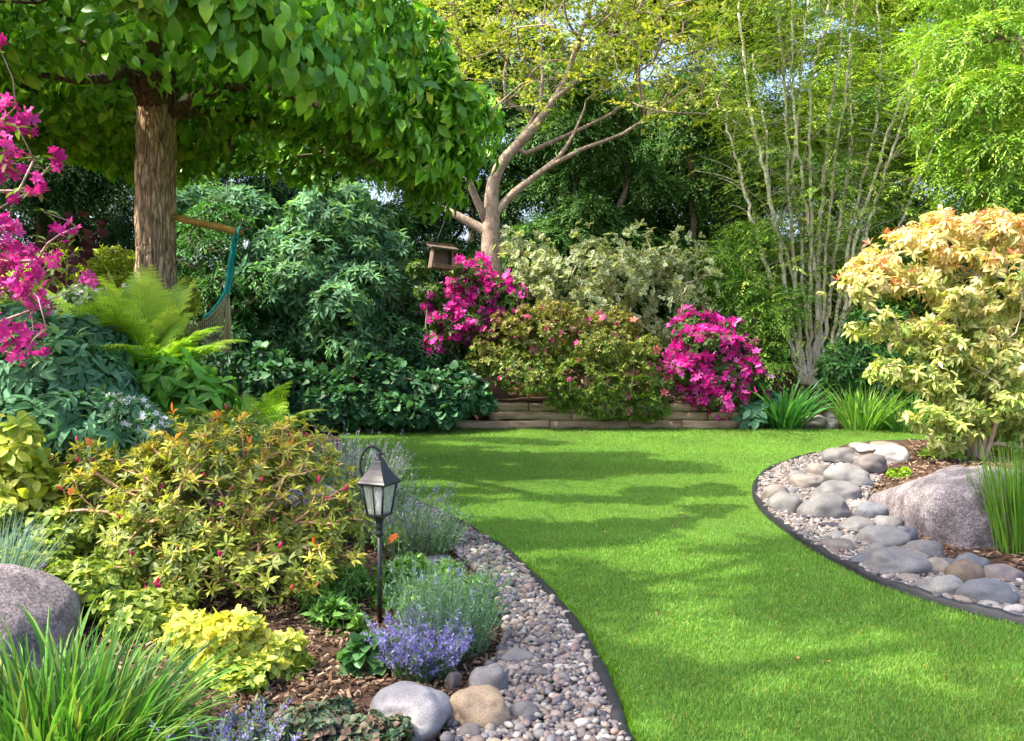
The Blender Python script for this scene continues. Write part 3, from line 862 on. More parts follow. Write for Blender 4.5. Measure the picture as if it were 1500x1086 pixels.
# big boulder: long low wedge, pointed to the left
def boulder(name, label, p, prof, depth, seed, mat, tilt=0.0, tint=(1, 1, 1), freq=.9, amp=.1):
    """prof: outline of the seen silhouette [(x, z)] above ground; swept into a rounded body of the given depth"""
    V, F = ICO[5]
    r = rng_(seed); o = r.random(3) * 30
    P_ = np.array(prof); x0, x1 = P_[:, 0].min(), P_[:, 0].max()
    u = np.clip(V[:, 0] * 1.02, -1, 1)
    xw = x0 + (x1 - x0) * (np.arcsin(u * .98) / math.asin(.98) * .5 + .5)
    top = np.interp(xw, P_[:, 0], P_[:, 1])
    rad = np.sqrt(np.maximum(1 - u * u, 0)) + 1e-6
    rad = np.hypot(V[:, 1], V[:, 2]) + 1e-9
    cy, cz = V[:, 1] / rad, V[:, 2] / rad
    endf = np.minimum(1, (1 - np.abs(u)) * 6) ** .5
    e = .62
    yy = np.sign(cy) * np.abs(cy) ** e * depth * .5 * (0.45 + .55 * np.sqrt(np.clip(top / P_[:, 1].max(), 0, 1))) * endf
    zz = np.sign(cz) * np.abs(cz) ** e * np.where(cz > 0, top, .12 + .3 * top)
    W = np.stack([xw, yy + tilt * zz, zz], 1)
    nrm = nz(np.stack([V[:, 0] * .4, cy * .8, cz * .8], 1))
    dsp = np.array([mnoise.noise(Vector(w * 1.6 * freq + o)) * 1.3 + mnoise.noise(Vector(w * 4.5 * freq + o)) * .45 + mnoise.ridged_multi_fractal(Vector(w * 3.1 + o), 1, 2, 4, 1, 2) * .16 + mnoise.noise(Vector(w * 16 + o)) * .1 for w in W])
    W = W + nrm * (amp * dsp * .38)[:, None]
    S = Soup(); S.add(W + p, tint, F)
    return tag(build(name, S, mat, loc=p), label, 'boulder')
def hull_rock(name, label, pts, seed, mat, power=9, amp=.05, tint=(1, 1, 1), center=None):
    """a boulder rounded from the convex hull of measured corner points"""
    pts = np.array(pts, float); bm = bmesh.new()
    for q in pts: bm.verts.new(q)
    bmesh.ops.convex_hull(bm, input=bm.verts[:]); bm.normal_update()
    c = pts.mean(0) if center is None else np.array(center)
    Nn, Hh = [], []
    for f in bm.faces:
        n = np.array(f.normal[:]); h = (np.array(f.verts[0].co[:]) - c) @ n
        if h < 0: n, h = -n, -h
        Nn.append(n); Hh.append(max(h, .02))
    bm.free(); Nn, Hh = np.array(Nn), np.array(Hh)
    key = np.unique(np.round(np.column_stack([Nn, Hh]), 2), axis=0, return_index=True)[1]; Nn, Hh = Nn[key], Hh[key]
    V, F = ICO[5]
    V6 = V
    a = np.maximum(V6 @ Nn.T / Hh, 0)
    r = (a ** power).sum(1) ** (-1 / power)
    W = V6 * r[:, None]
    o = rng_(seed).random(3) * 30
    dsp = np.array([mnoise.noise(Vector(w * 2.2 + o)) + mnoise.noise(Vector(w * 6 + o)) * .45 + mnoise.noise(Vector(w * 17 + o)) * .2 for w in W])
    W = W + V6 * (amp * dsp)[:, None]
    S = Soup(); tn = np.array([mnoise.noise(Vector(w * 1.9 + o + 5)) for w in W])[:, None]
    base = np.array([c[0], c[1], float(H(c[0], c[1]))])
    S.add(W + c, np.clip(np.array(tint) * (1 + .22 * tn), 0, 2), F)
    return tag(build(name, S, mat, loc=base), label, 'boulder')
hull_rock('boulder', 'large grey granite boulder with a sloping pointed end in the cobble bed',
          [(3.0, 7.5, -.05), (3.02, 7.5, .1), (2.84, 6.3, -.15), (3.06, 5.86, -.15), (3.7, 6.0, -.15), (4.2, 7.3, -.15), (3.6, 7.9, -.1),
           at(1322, 706, 7.1), at(1360, 692, 6.9), at(1400, 681, 6.65), at(1440, 677, 6.5), at(1490, 682, 6.5), at(1540, 700, 6.9), at(1352, 716, 6.3), at(1390, 716, 6.06), at(1428, 716, 5.96), at(1350, 790, 6.18), at(1420, 806, 5.9), at(1450, 790, 5.95)],
          4, M_boulder, tint=(1.0, .96, .97), power=22, amp=.06)
Yb = 3.55; s = Yb / FPX
bx = at(-14, 900, Yb)[0]
prof = [((x - 20) * s * .98, (1040 - y) * s * .9) for x, y in ((-190, 960), (-150, 870), (-90, 835), (-30, 832), (10, 848), (45, 872), (80, 905), (98, 935), (108, 985))]
bz = at(20, 1040, Yb)[2]
boulder('boulder', 'smooth rounded purple grey boulder beside the tall green grass clump', np.array([bx, Yb + .12, bz]), prof, .8, 9, M_boulder, tint=(.98, .92, .96), tilt=.2, amp=.11)

for k, (px, py, w, h, c, lab, nm) in enumerate([
  (597, 1092, 138, 80, lin('#868488'), 'pale speckled granite stone between the dark creeping plant and the beige stone', 'granite_stone'),
  (698, 1080, 106, 64, lin('#928069'), 'big rounded beige stone on the gravel with a rust brown patch', 'cobble'),
  (716, 1027, 64, 50, C['grey'], 'round grey stone standing against the lavender', 'cobble'),
  (770, 1068, 52, 32, C['grey'] * .9, 'flat grey stone to the right of the beige one', 'cobble'),
  (756, 984, 62, 26, C['grey'] * 1.05, 'low flat grey stone behind the round grey one', 'cobble'),
  (702, 1030, 34, 20, C['light'], 'small grey stone tucked behind the beige one', 'cobble'),
  (688, 1094, 46, 24, C['pink'], 'small mauve stone cut by the lower frame edge under the beige one', 'cobble'),
  (664, 1010, 26, 22, C['tan'] * .8, 'small upright brown stone under the lavender flowers', 'cobble'),
  (752, 1028, 26, 16, C['white'] * .8, 'small pale stone right of the round grey one', 'cobble'),
  (800, 1010, 22, 13, C['white'] * .85, 'small white stone out in the gravel of the curve', 'cobble')]):
    p = onground(px, py); Yd = p[1]; W_ = sz(w, Yd)
    p[1] += W_ * .3
    rock(nm, lab, p, W_, W_ * .8, sz(h, Yd) * .9 + .01, c, 400 + k, group='stones along the lantern bed', sub=5 if w > 90 else 4, rot=(-.35 if k == 0 else .1 * k), amp=.3)
p = onground(640, 834)
rock('slate_slab', 'flat grey slate slab by the gravel behind the green mound', p + [0, .08, 0], sz(50, p[1]), .16, .05, lin('#52555d'), 470, flat=.2, rot=.3)
for k, (px, py, w, h, c, lab) in enumerate([(1216, 618, 24, 14, 'grey', 'upper grey stone of the little pair beside the strap leaved plants'), (1216, 630, 26, 14, 'light', 'lower grey stone of the little pair at the lawn end'), (1190, 622, 40, 16, 'tan', 'brown tan stone half hidden left of the grey pair')]):
    Yd = 13.15 + .1 * (k == 0); p = at(px, py, Yd); p[2] = max(p[2] - .02, .0)
    rock('cobble', lab, p, sz(w, Yd), sz(w, Yd), sz(h, Yd) + .03, C[c], 480 + k, group='stones at the far lawn end')
p = onground(395, 690)
rock('flat_boulder', 'flat grey boulder half hidden behind the orange tipped azalea', np.array([-1.55, 5.75, float(H(-1.55, 5.75))]), .9, .5, .22, lin('#6c6970'), 490, cat='boulder', flat=.4)
# ================================================================== retaining wall, fence, hammock, bird house, lantern
rng = rng_(31)
wall = thing('retaining_wall', (1.5, Y_WALL + .12, 0), 'low retaining wall of stacked weathered timbers at the far lawn edge', 'retaining wall')
for row in range(3):
    x = -0.85 + (0.0, .5, .15)[row]
    xend = 3.75
    while x < xend - .2:
        L = min(rng.uniform(.55, 1.5), xend - x)
        S = Soup(); n = max(5, int(L / .1))
        px_ = np.linspace(x + .006, x + L - .006, n)
        yy = Y_WALL + .13 + row * .012 + rng.normal(0, .02) + .009 * rng.normal(size=n)
        zz = .06 + row * .128 + .006 * rng.normal(size=n) + .008 * np.sin(px_ * 4 + row)
        a = np.linspace(0, 2 * np.pi, 14, endpoint=False)
        ce, se = np.sign(np.cos(a)) * np.abs(np.cos(a)) ** .55, np.sign(np.sin(a)) * np.abs(np.sin(a)) ** .55
        V = np.stack([np.column_stack([np.full(14, px_[k]), yy[k] + ce * .07 * (1 + .04 * rng.normal()), zz[k] + se * .062 * (1 + .03 * rng.normal())]) for k in range(n)])
        q = [(k * 14 + j, k * 14 + (j + 1) % 14, (k + 1) * 14 + (j + 1) % 14, (k + 1) * 14 + j) for k in range(n - 1) for j in range(14)]
        Vf = V.reshape(-1, 3); Vf = np.vstack([Vf, V[0].mean(0), V[-1].mean(0)]); m = n * 14
        tr = [(m, (j + 1) % 14, j) for j in range(14)] + [(m + 1, (n - 1) * 14 + j, (n - 1) * 14 + (j + 1) % 14) for j in range(14)]
        S.add(Vf, np.array([1.0, .93, .85]) * rng.uniform(.6, 1.1), tr, q)
        build('timber', S, M_timber, wall); x += L

fz = .7
fence = thing('wooden_fence', (0, 19.4, fz), 'dark weathered board fence glimpsed behind the trees', 'fence')
rng = rng_(32)
for k in range(12):
    x0 = -13 + k * 2.2
    S = Soup()
    for j in range(14):
        box(S, (x0 + .085 + j * .15, 19.4 + .006 * rng.normal(), fz + .95 + rng.normal(0, .01)), (.138, .022, 1.85), None, np.ones(3) * rng.uniform(.75, 1.2))
    build('board_panel', S, M_fence, fence, False)
    S = Soup(); box(S, (x0 - .02, 19.33, fz + 1.0), (.1, .1, 2.1), None, (1, 1, 1), .008); build('post', S, M_fence, fence, False)

# pole fixed to the big tree, with hammock hanging from it
Yh = 8.6
A = at(250, 317, Yh); B = at(352, 341, Yh - .3)
A = A + (A - B) * .25
S = Soup(); pts = np.linspace(A, B, 12); tube(S, pts + .004 * rng_(3).normal(size=(12, 3)), np.linspace(.03, .036, 12), 12)
pole = build('wooden_pole', S, M_beam, loc=A)
tag(pole, 'yellowish peeled wooden pole sticking out from the big tree trunk', 'pole')
ham = thing('hammock', at(325, 520, Yh - .3), 'teal bound string net hammock hanging gathered from the wooden pole', 'hammock')
rng = rng_(33)
hp = spline([at(*q) for q in ((346, 336, Yh - .3), (341, 362, Yh - .3), (336, 395, Yh - .3), (331, 425, Yh - .32), (317, 450, Yh - .36), (300, 466, Yh - .4))], 8)
for k, (dx, wd) in enumerate(((0, .02), (.022, .014), (-.016, .014))):
    S = Soup(); q = hp + np.array([dx, .01 * k, .0]) + .004 * rng.normal(size=hp.shape)
    tube(S, q, np.linspace(.014, wd, len(q)), 7, (1, 1, 1)); build('edge_band', S, M_fabric, ham)
S = Soup(); tube(S, [B + [0, 0, .05], B + [0.0, -.06, .02], B + [0, -.05, -.06], at(346, 348, Yh - .3)], .012, 6); build('hanging_rope', S, M_fabric, ham)
# net: cords from the band fanning down to the gathered lower end
S = Soup()
hang = spline([at(*q) for q in ((333, 428, Yh - .32), (318, 450, Yh - .4), (300, 466, Yh - .5), (284, 474, Yh - .6), (268, 474, Yh - .7))], 10)
low = spline([at(*q) for q in ((337, 514, Yh - .3), (330, 516, Yh - .36), (316, 512, Yh - .42), (300, 504, Yh - .52), (284, 492, Yh - .62))], 10)
nu = 24
for k in range(nu):
    u = k / (nu - 1) * (len(hang) - 1.01); a_ = int(u); f_ = u - a_
    a = hang[a_] * (1 - f_) + hang[a_ + 1] * f_; b = low[a_] * (1 - f_) + low[a_ + 1] * f_
    mid = (a + b) / 2 + np.array([-.02, -.10, -.01]) * (1 - k / nu * .3)
    tube(S, spline([a, mid, b], 5), .0034, 4, np.ones(3) * rng.uniform(1.1, 1.6), cap=False)
for k in range(8):
    v = (k + .5) / 8
    tube(S, (hang * (1 - v) + low * v + np.array([-.02, -.10, -.01]) * (4 * v * (1 - v)))[::2], .0028, 4, np.ones(3) * 1.1, cap=False)
build('net', S, M_net, ham)
S = Soup()
for k in range(14):
    o = rng.normal(0, .012, 3)
    tube(S, [at(333, 428, Yh - .3) + o * .4, at(334, 470, Yh - .3) + o, at(333, 514, Yh - .3) + o * 1.4], .008, 5, np.ones(3) * rng.uniform(.7, 1.1))
build('gathered_cords', S, M_net, ham)

# bird house
Yb = 13.2; c = at(647, 377, Yb); k = Yb / FPX
bh = thing('bird_house', c + [0, 0, -.19], 'small weathered open fronted bird house hanging before the centre tree', 'bird house')
Rb = rotz(.3) @ np.array([[math.cos(.09), 0, math.sin(.09)], [0, 1, 0], [-math.sin(.09), 0, math.cos(.09)]])
def bx(name, off, size, rot=None, col=(1, 1, 1), bev=.004):
    S = Soup(); Rl = Rb if rot is None else Rb @ rot
    box(S, c + Rb @ np.array(off), size, Rl, col, bev); return build(name, S, M_fence, bh, False)
def rx(a): c_, s_ = math.cos(a), math.sin(a); return np.array([[1, 0, 0], [0, c_, -s_], [0, s_, c_]])
def ry(a): c_, s_ = math.cos(a), math.sin(a); return np.array([[c_, 0, s_], [0, 1, 0], [-s_, 0, c_]])
bx('side_wall', (-.145, 0, -.02), (.028, .24, .28), ry(.08), (2.4, 2.6, 2.9)); bx('side_wall', (.145, 0, -.02), (.028, .24, .28), ry(-.08), (2.4, 2.6, 2.9))
bx('back_wall', (0, .1, -.02), (.26, .02, .27), None, (4.8, 5.2, 5.2)); bx('floor_board', (0, -.01, -.165), (.34, .27, .026), None, (1.9, 1.7, 1.6))
bx('front_lip', (0, -.125, -.135), (.27, .018, .05), None, (1.9, 1.8, 1.6))
bx('roof', (0, -.02, .145), (.42, .36, .026), rx(.2), (1.2, 1.3, 1.4)); bx('roof_ridge', (0, .13, .19), (.42, .06, .05), None, (1.1, 1, 1))
S = Soup(); tube(S, [c + [-.08, 0, .18], c + [-.05, .02, .3], c + [.03, .05, .5], c + [.1, .1, .9]], .008, 5); build('hanging_wire', S, M_metal, bh)

# lantern
Yl = 4.4; foot = at(557, 935, Yl); foot[2] = float(H(foot[0], foot[1])) - .02
lan = thing('garden_lantern', foot, 'dark metal path lantern with frosted panes and a curled hook on a thin post', 'lantern')
lx, ly = foot[0], foot[1]
zz = lambda py: at(557, py, Yl)[2]
S = Soup(); tube(S, [(lx, ly, foot[2]), (lx, ly, zz(850)), (lx, ly, zz(768))], .0125, 12); build('post', S, M_metal, lan)
def lathe(prof, n=16, cx=lx, cy=ly, rot=0.0):
    S = Soup(); a = np.linspace(0, 2 * np.pi, n, endpoint=False) + rot
    P = np.array(prof)
    V = np.stack([np.column_stack([cx + r * np.cos(a), cy + r * np.sin(a), np.full(n, z)]) for r, z in P])
    m = len(P); q = [(i * n + j, i * n + (j + 1) % n, (i + 1) * n + (j + 1) % n, (i + 1) * n + j) for i in range(m - 1) for j in range(n)]
    S.add(V.reshape(-1, 3), (1, 1, 1), None, q); return S
build('collar', lathe([(0, zz(786)), (.018, zz(785)), (.021, zz(781)), (.016, zz(778)), (.016, zz(775)), (.02, zz(772)), (.016, zz(769)), (.018, zz(764)), (.03, zz(757)), (.036, zz(755)), (0, zz(754))]), M_metal, lan)
yaw = R_(-24); rt2 = math.sqrt(2)
def sq(prof): return lathe([(r * rt2 * .76, z) for r, z in prof], 4, rot=yaw + math.pi / 4)
zt, zb = zz(707), zz(754)
build('base_plate', sq([(0, zb - .006), (.054, zb - .006), (.064, zb), (.064, zb + .008), (0, zb + .008)]), M_metal, lan, False)
roof_prof = [(.095, zt), (.103, zt - .006), (.105, zt + .004), (.096, zt + .012), (.09, zt + .02), (.07, zt + .042), (.05, zt + .068), (.036, zt + .093), (.03, zt + .108), (.026, zt + .112), (0, zt + .112)]
roof = build('roof', sq([(0, zt)] + roof_prof), M_metal, lan, False)
fin = build('finial', lathe([(.022, zt + .111), (.02, zt + .125), (.013, zt + .13), (.016, zt + .142), (.012, zt + .153), (0, zt + .157)]), M_metal, lan)
S = Soup()
hk = spline([(lx - .074, ly, zt + .02), (lx - .092, ly, zt + .06), (lx - .09, ly, zt + .12), (lx - .062, ly, zt + .172), (lx - .028, ly, zt + .18), (lx + .0, ly, zt + .162), (lx + .012, ly, zt + .143), (lx + .028, ly, zt + .148)], 6)
tube(S, hk, .0068, 8); build('hook', S, M_metal, lan)
# frame bars at the corners and one middle bar to each face; panes between
tw, bw = .063, .043
Ry = rotz(yaw)
def corner(k, top, inset=0.0):
    w = (tw if top else bw) - inset
    sx, sy = [(-1, -1), (1, -1), (1, 1), (-1, 1)][k % 4]
    return np.array([lx, ly, 0]) + Ry @ np.array([sx * w, sy * w, 0]) + [0, 0, zt - .002 if top else zb + .006]
for k in range(4):
    S = Soup(); tube(S, [corner(k, 0), corner(k, 1)], .0058, 6); build('frame_bar', S, M_metal, lan)
for k in range(4):
    a0, a1, b0, b1 = corner(k, 0, .002), corner(k + 1, 0, .002), corner(k, 1, .002), corner(k + 1, 1, .002)
    S = Soup(); S.add([a0, a1, b1, b0], (1, 1, 1), None, [(0, 1, 2, 3)]); build('glass_pane', S, M_glass, lan, False)
    S = Soup()
    if k in (0, 3): tube(S, [(a0 + a1) / 2, (b0 + b1) / 2], .0042, 6); build('frame_bar', S, M_metal, lan)
    S = Soup(); tube(S, [b0 + [0, 0, -.004], b1 + [0, 0, -.004]], .006, 6); build('frame_rail', S, M_metal, lan)
b = build('bulb', lathe([(0, zb + .01), (.014, zb + .01), (.014, zb + .06), (.012, zb + .062), (.02, zb + .085), (.021, zb + .1), (.014, zb + .118), (0, zb + .122)]), M_bulb, lan)
# ================================================================== trees
BARK = np.ones(3)
def base_at(px, Y):
    x = at(px, 480, Y)[0]
    return np.array([x, Y, float(H(x, Y))])

# ---- the big dome crowned tree on the left
rng = rng_(41)
Yt = 8.6
tb = base_at(228, Yt)
big = thing('dome_tree', tb, 'large tree with furrowed brown trunk and dense dome of big green leaves', 'tree')
tp = [tb + [0, 0, -.1], at(226, 560, Yt), at(227, 440, Yt), at(228, 330, Yt), at(229, 250, Yt), at(230, 190, Yt), at(232, 135, Yt)]
tp = spline(tp, 22)
hh = (tp[:, 2] - tb[2]); r0 = np.interp(hh, [0, .3, 1.2, 2.2, 3.2, 3.7], [.34, .23, .18, .17, .186, .23])
# furrowed: displace a dense tube
S = Soup(); n = len(tp); sd = 90
a = np.linspace(0, 2 * np.pi, sd, endpoint=False)
V = []
for i_, (p_, rr) in enumerate(zip(tp, r0)):
    fur = np.array([mnoise.ridged_multi_fractal(Vector((math.cos(q) * 7 + .6 * math.sin(p_[2] * 3), math.sin(q) * 7, p_[2] * 1.5)), 1, 2.1, 3, 1, 2) for q in a])
    lump = np.array([mnoise.noise(Vector((math.cos(q) * 1.2, math.sin(q) * 1.2, p_[2] * .9))) for q in a])
    rad = rr * (1 + .09 * lump) - .024 * (fur - 1.0)
    V.append(np.column_stack([p_[0] + rad * np.cos(a), p_[1] + rad * np.sin(a), np.full(sd, p_[2])]))
V = np.stack(V); i_ = np.arange(n - 1)[:, None] * sd; j = np.arange(sd)[None]; k = (j + 1) % sd
S.add(V.reshape(-1, 3), (1.3, 1.22, 1.12), None, np.stack([i_ + j, i_ + k, i_ + sd + k, i_ + sd + j], -1).reshape(-1, 4))
build('trunk', S, M_bark_furrow, big)
top = tp[-1]
cc = np.array([-3.45, 8.2, 3.55]); cr = np.array([3.15, 3.1, 1.8])
def sag(P):
    P = np.array(P)
    P[:, 2] -= .64 * smooth((P[:, 0] + 2.6) / 2.2) * smooth((P[:, 1] - 4.5) / 3) * (1 - .55 * smooth((P[:, 0] + 1.0) / .8))
    P[:, 2] += .38 * smooth((-2.0 - P[:, 0]) / 1.4) * smooth((8.0 - P[:, 1]) / 2.6); return P
Sn = np.array(SUN)
def gaps(P):
    """True where the crown keeps its leaves: openings are cut along the sun rays to light the lawn, trunk and ferns"""
    g = P - Sn * (P[:, 2:] / Sn[2])
    hole = (.72 * vnoise(g[:, 0] + 31.7, g[:, 1] * 4.2 + 3.3, .62) + .28 * vnoise(g[:, 0] + 5, g[:, 1] * 2.5, 2.4) > .465) & (g[:, 0] > -1.2)
    t = (P[:, 0] + 3.52) / Sn[0]
    Q = P - Sn * t[:, None]
    tr = (t > 0) & (np.abs(Q[:, 1] - 8.42) < .42) & (Q[:, 2] > 1.2) & (Q[:, 2] < 2.8 + .2 * np.sin(Q[:, 1] * 17))
    tz = (P[:, 2] - 1.25) / Sn[2]; W_ = P - Sn * tz[:, None]
    fn = (np.abs(W_[:, 0] + 2.75) < .75) & (np.abs(W_[:, 1] - 7.0) < .6) & (vnoise(W_[:, 0] + 9, W_[:, 1] + 4, 2.6) > .38)
    return ~hole & ~tr & ~fn  # leaves left out towards the sun, added openings that light lawn, trunk and ferns
n = 320
d = rand_dirs(rng, n); d[:, 2] = np.abs(d[:, 2]) * .8
tips = sag(cc + d * cr * rng.uniform(.55, .95, (n, 1)) + np.array([0, 0, -.1]))
seeds = [([top + [0, 0, -.15], top + [0, 0, .5]], .2, .12),
         ([top + [.05, 0, -.25], at(290, 138, Yt - .1), at(335, 128, Yt - .2), at(390, 128, Yt - .3), at(470, 155, Yt - .5)], .07, .03),
         ([top + [-.05, -.05, -.2], at(190, 100, Yt - .3), at(140, 120, Yt - .8), at(60, 110, Yt - 1)], .08, .035),
         ([top + [0, -.1, -.1], at(215, 60, Yt - .6), at(280, 10, Yt - 1.3)], .12, .05),
         ([top + [.1, .1, -.2], at(300, 160, Yt + .6), at(420, 190, Yt + 1.2), at(560, 215, Yt + 1.4)], .06, .025)]
ch, td, ns = grow(seeds, tips, rng, seg=.25, r_tip=.006, jit=.18)
for q in range(len(seeds)): pass
S = Soup(); S2 = Soup()
for c_ in ch:
    draw_chains(S if c_[1].max() > .035 else S2, [c_], rng, (.36, .33, .3))
build('limbs', S, M_bark_furrow, big); build('twigs', S2, M_twig, big).data.materials[0] = M_bark_furrow
S = Soup()
def dome_pts(n, lo, hi):
    d = rand_dirs(rng, n * 3)
    d = d[(d[:, 2] > lo) & (d[:, 2] < hi)][:n]
    lump = 1 + .13 * (np.array([mnoise.noise(Vector(q * 3.2)) for q in d])[:, None]) + .06 * np.array([mnoise.noise(Vector(q * 7)) for q in d])[:, None]
    r = np.where(d[:, 2:] > 0, cr, cr * np.array([1, 1, .30]))
    return cc + d * r * lump, nz(d / r), d
GR = pal('#529020', '#62a024', '#74b030', '#88be3a', '#4a8422', '#9aca44')
P, N, d = dome_pts(80000, .0, 1)
P = P - N * (rng.random((len(P), 1)) ** 2) * .8
# leaves hang, overlapping like shingles on the outside
axis = nz(N * .55 + np.array([0, 0, -.85]) + .5 * rng.normal(size=P.shape))
up = nz(N + .5 * rng.normal(size=P.shape))
s = .105 * (1 + rng.normal(0, .34, len(P))).clip(.45, 1.8)
yel = (rng.random(len(P)) < .06)[:, None]
C_ = np.where(yel, pick(rng, pal('#a8c23a', '#b8c848'), len(P)), pick(rng, GR, len(P), .14))
K = gaps(sag(P)); S.inst(T_obov, sag(P)[K], frames(axis, up)[K], s[K], C_[K])
# the thin, slightly hollow underside
a = rng.uniform(0, 2 * np.pi, 20000); q_ = np.sqrt(rng.random(20000))
P = cc + np.stack([np.cos(a) * q_ * cr[0] * .96, np.sin(a) * q_ * cr[1] * .96, .12 * (1 - q_ ** 2) - .04 + .66 * rng.random(20000)], 1)
keep = (np.hypot((P[:, 0] - tb[0]), P[:, 1] - tb[1]) > .45) & gaps(sag(P))
P = P[keep]
N = nz((P - cc) * np.array([1, 1, .1]) + .01)
axis = nz(N * np.array([.5, .5, .1]) + np.array([0, 0, -.8]) + .6 * rng.normal(size=P.shape))
S.inst(T_obov, sag(P), frames(axis, nz(N * np.array([1, 1, .2]) + .5 * rng.normal(size=P.shape))), .115 * (1 + rng.normal(0, .25, len(P))).clip(.5, 1.5), pick(rng, GR, len(P), .16))
a = rng.uniform(0, 2 * np.pi, 7000)
P = cc + np.stack([np.cos(a) * cr[0], np.sin(a) * cr[1], np.zeros(len(a))], 1) * (1 + .07 * np.sin(a * 5)[:, None]) * rng.uniform(.88, 1.02, (len(a), 1)) + np.stack([0 * a, 0 * a, rng.uniform(-.16, .4, len(a)) + .12 * np.sin(a * 9)], 1)
N = nz(np.stack([np.cos(a), np.sin(a), 0 * a], 1))
axis = nz(N * .35 + np.array([0, 0, -.95]) + .4 * rng.normal(size=P.shape))
K = gaps(sag(P)); S.inst(T_obov, sag(P)[K], frames(axis, nz(N + .4 * rng.normal(size=P.shape)))[K], (.11 * (1 + rng.normal(0, .3, len(P))).clip(.5, 1.6))[K], pick(rng, GR, len(P), .16)[K])
build('crown', S, M_crown, big)

# ---- the smooth barked tree in the centre
rng = rng_(42); Yc = 14.6
cb = base_at(720, Yc)
ct = thing('open_tree', cb, 'open tree with smooth grey brown trunk and sparse golden green young leaves', 'tree')
k = Yc / FPX
trunk = [cb + [0, 0, -.1], at(721, 470, Yc), at(720, 400, Yc), at(719, 350, Yc), at(720, 318, Yc)]
tr = spline(trunk, 10)
sec = [
 [(716, 345), (700, 332), (672, 318), (648, 304)],
 [(714, 330), (704, 305), (694, 285), (680, 240), (668, 180), (650, 110), (640, 40)],
 [(722, 318), (722, 270), (740, 232), (778, 192), (812, 145), (833, 105), (848, 55), (868, 0), (880, -60)],
 [(728, 312), (748, 286), (790, 254), (822, 228), (840, 198), (856, 160)],
 [(760, 275), (805, 244), (850, 220), (910, 198), (960, 165), (1005, 130)],
 [(742, 232), (775, 185), (792, 150), (795, 110), (792, 60), (800, 0)],
 [(812, 145), (850, 115), (885, 70), (905, 20), (925, -40)],
 [(740, 150), (738, 110), (748, 60), (752, 10)],
 [(770, 225), (850, 190), (900, 165), (945, 120), (985, 60)],
]
rads = [(.085, .06), (.07, .016), (.115, .016), (.075, .014), (.05, .012), (.05, .012), (.045, .012), (.028, .01), (.04, .012)]
tr = np.vstack([tr, spline([tr[-1]] + [at(x, y, Yc + .1 * j / 8) for j, (x, y) in enumerate(sec[2][1:])], 6)[1:]])
seeds = [(tr, [.29, .22, .195, .185, .155, .11, .085, .068, .054, .04, .03, .02], .016)]
for i_, (q, rr) in enumerate(zip(sec, rads)):
    if i_ == 2: continue
    off = [0, -.5, .1, -.1, -.6, .5, .3, .4, .9][i_]
    m = len(q)
    seeds.append(([at(x, y, Yc + off * min(1, j / max(1, m - 1))) for j, (x, y) in enumerate(q)], rr[0], rr[1]))
n = 900
tx = rng.uniform(600, 1070, n); ty = rng.uniform(-170, 215, n) ; tY = Yc + rng.normal(0, 1.3, n)
ok = (ty < 90 + .25 * np.abs(tx - 830) + 60 * rng.random(n)) & (tx > 640 - ty * .2)
tips = np.array([at(x, y, q) for x, y, q in zip(tx[ok], ty[ok], tY[ok])])
ch, td, ns = grow(seeds[:1] + seeds[1:], tips, rng, seg=.22, r_tip=.0048, p=2.25, jit=.2, alpha=.35)
S = Soup(); S2 = Soup(); S3 = Soup()
for c_ in ch:
    lo = c_[0][:, 2].min()
    draw_chains(S if c_[1].max() > .2 else (S3 if c_[1].max() > .03 else S2), [c_], rng, (.82, .8, .78), 5)
build('trunk', S, M_bark_smooth, ct); build('limbs', S3, M_bark_smooth, ct); build('twigs', S2, M_twig, ct).data.materials[0] = M_bark_smooth
S = Soup()
rep = 4
P = np.repeat(tips, rep, 0) + rng.normal(0, .2, (len(tips) * rep, 3)); N = nz(np.repeat(td, rep, 0) + .6 * rng.normal(size=P.shape))
sprays(S, rng, P, N, T_simple, .085, pal('#7d9434', '#90a23e', '#a2aa46', '#849a38', '#aca84c', '#6f8c30'), m=8, length=.34, droop=.1, tilt=.5)
build('crown', S, M_leaf, ct)

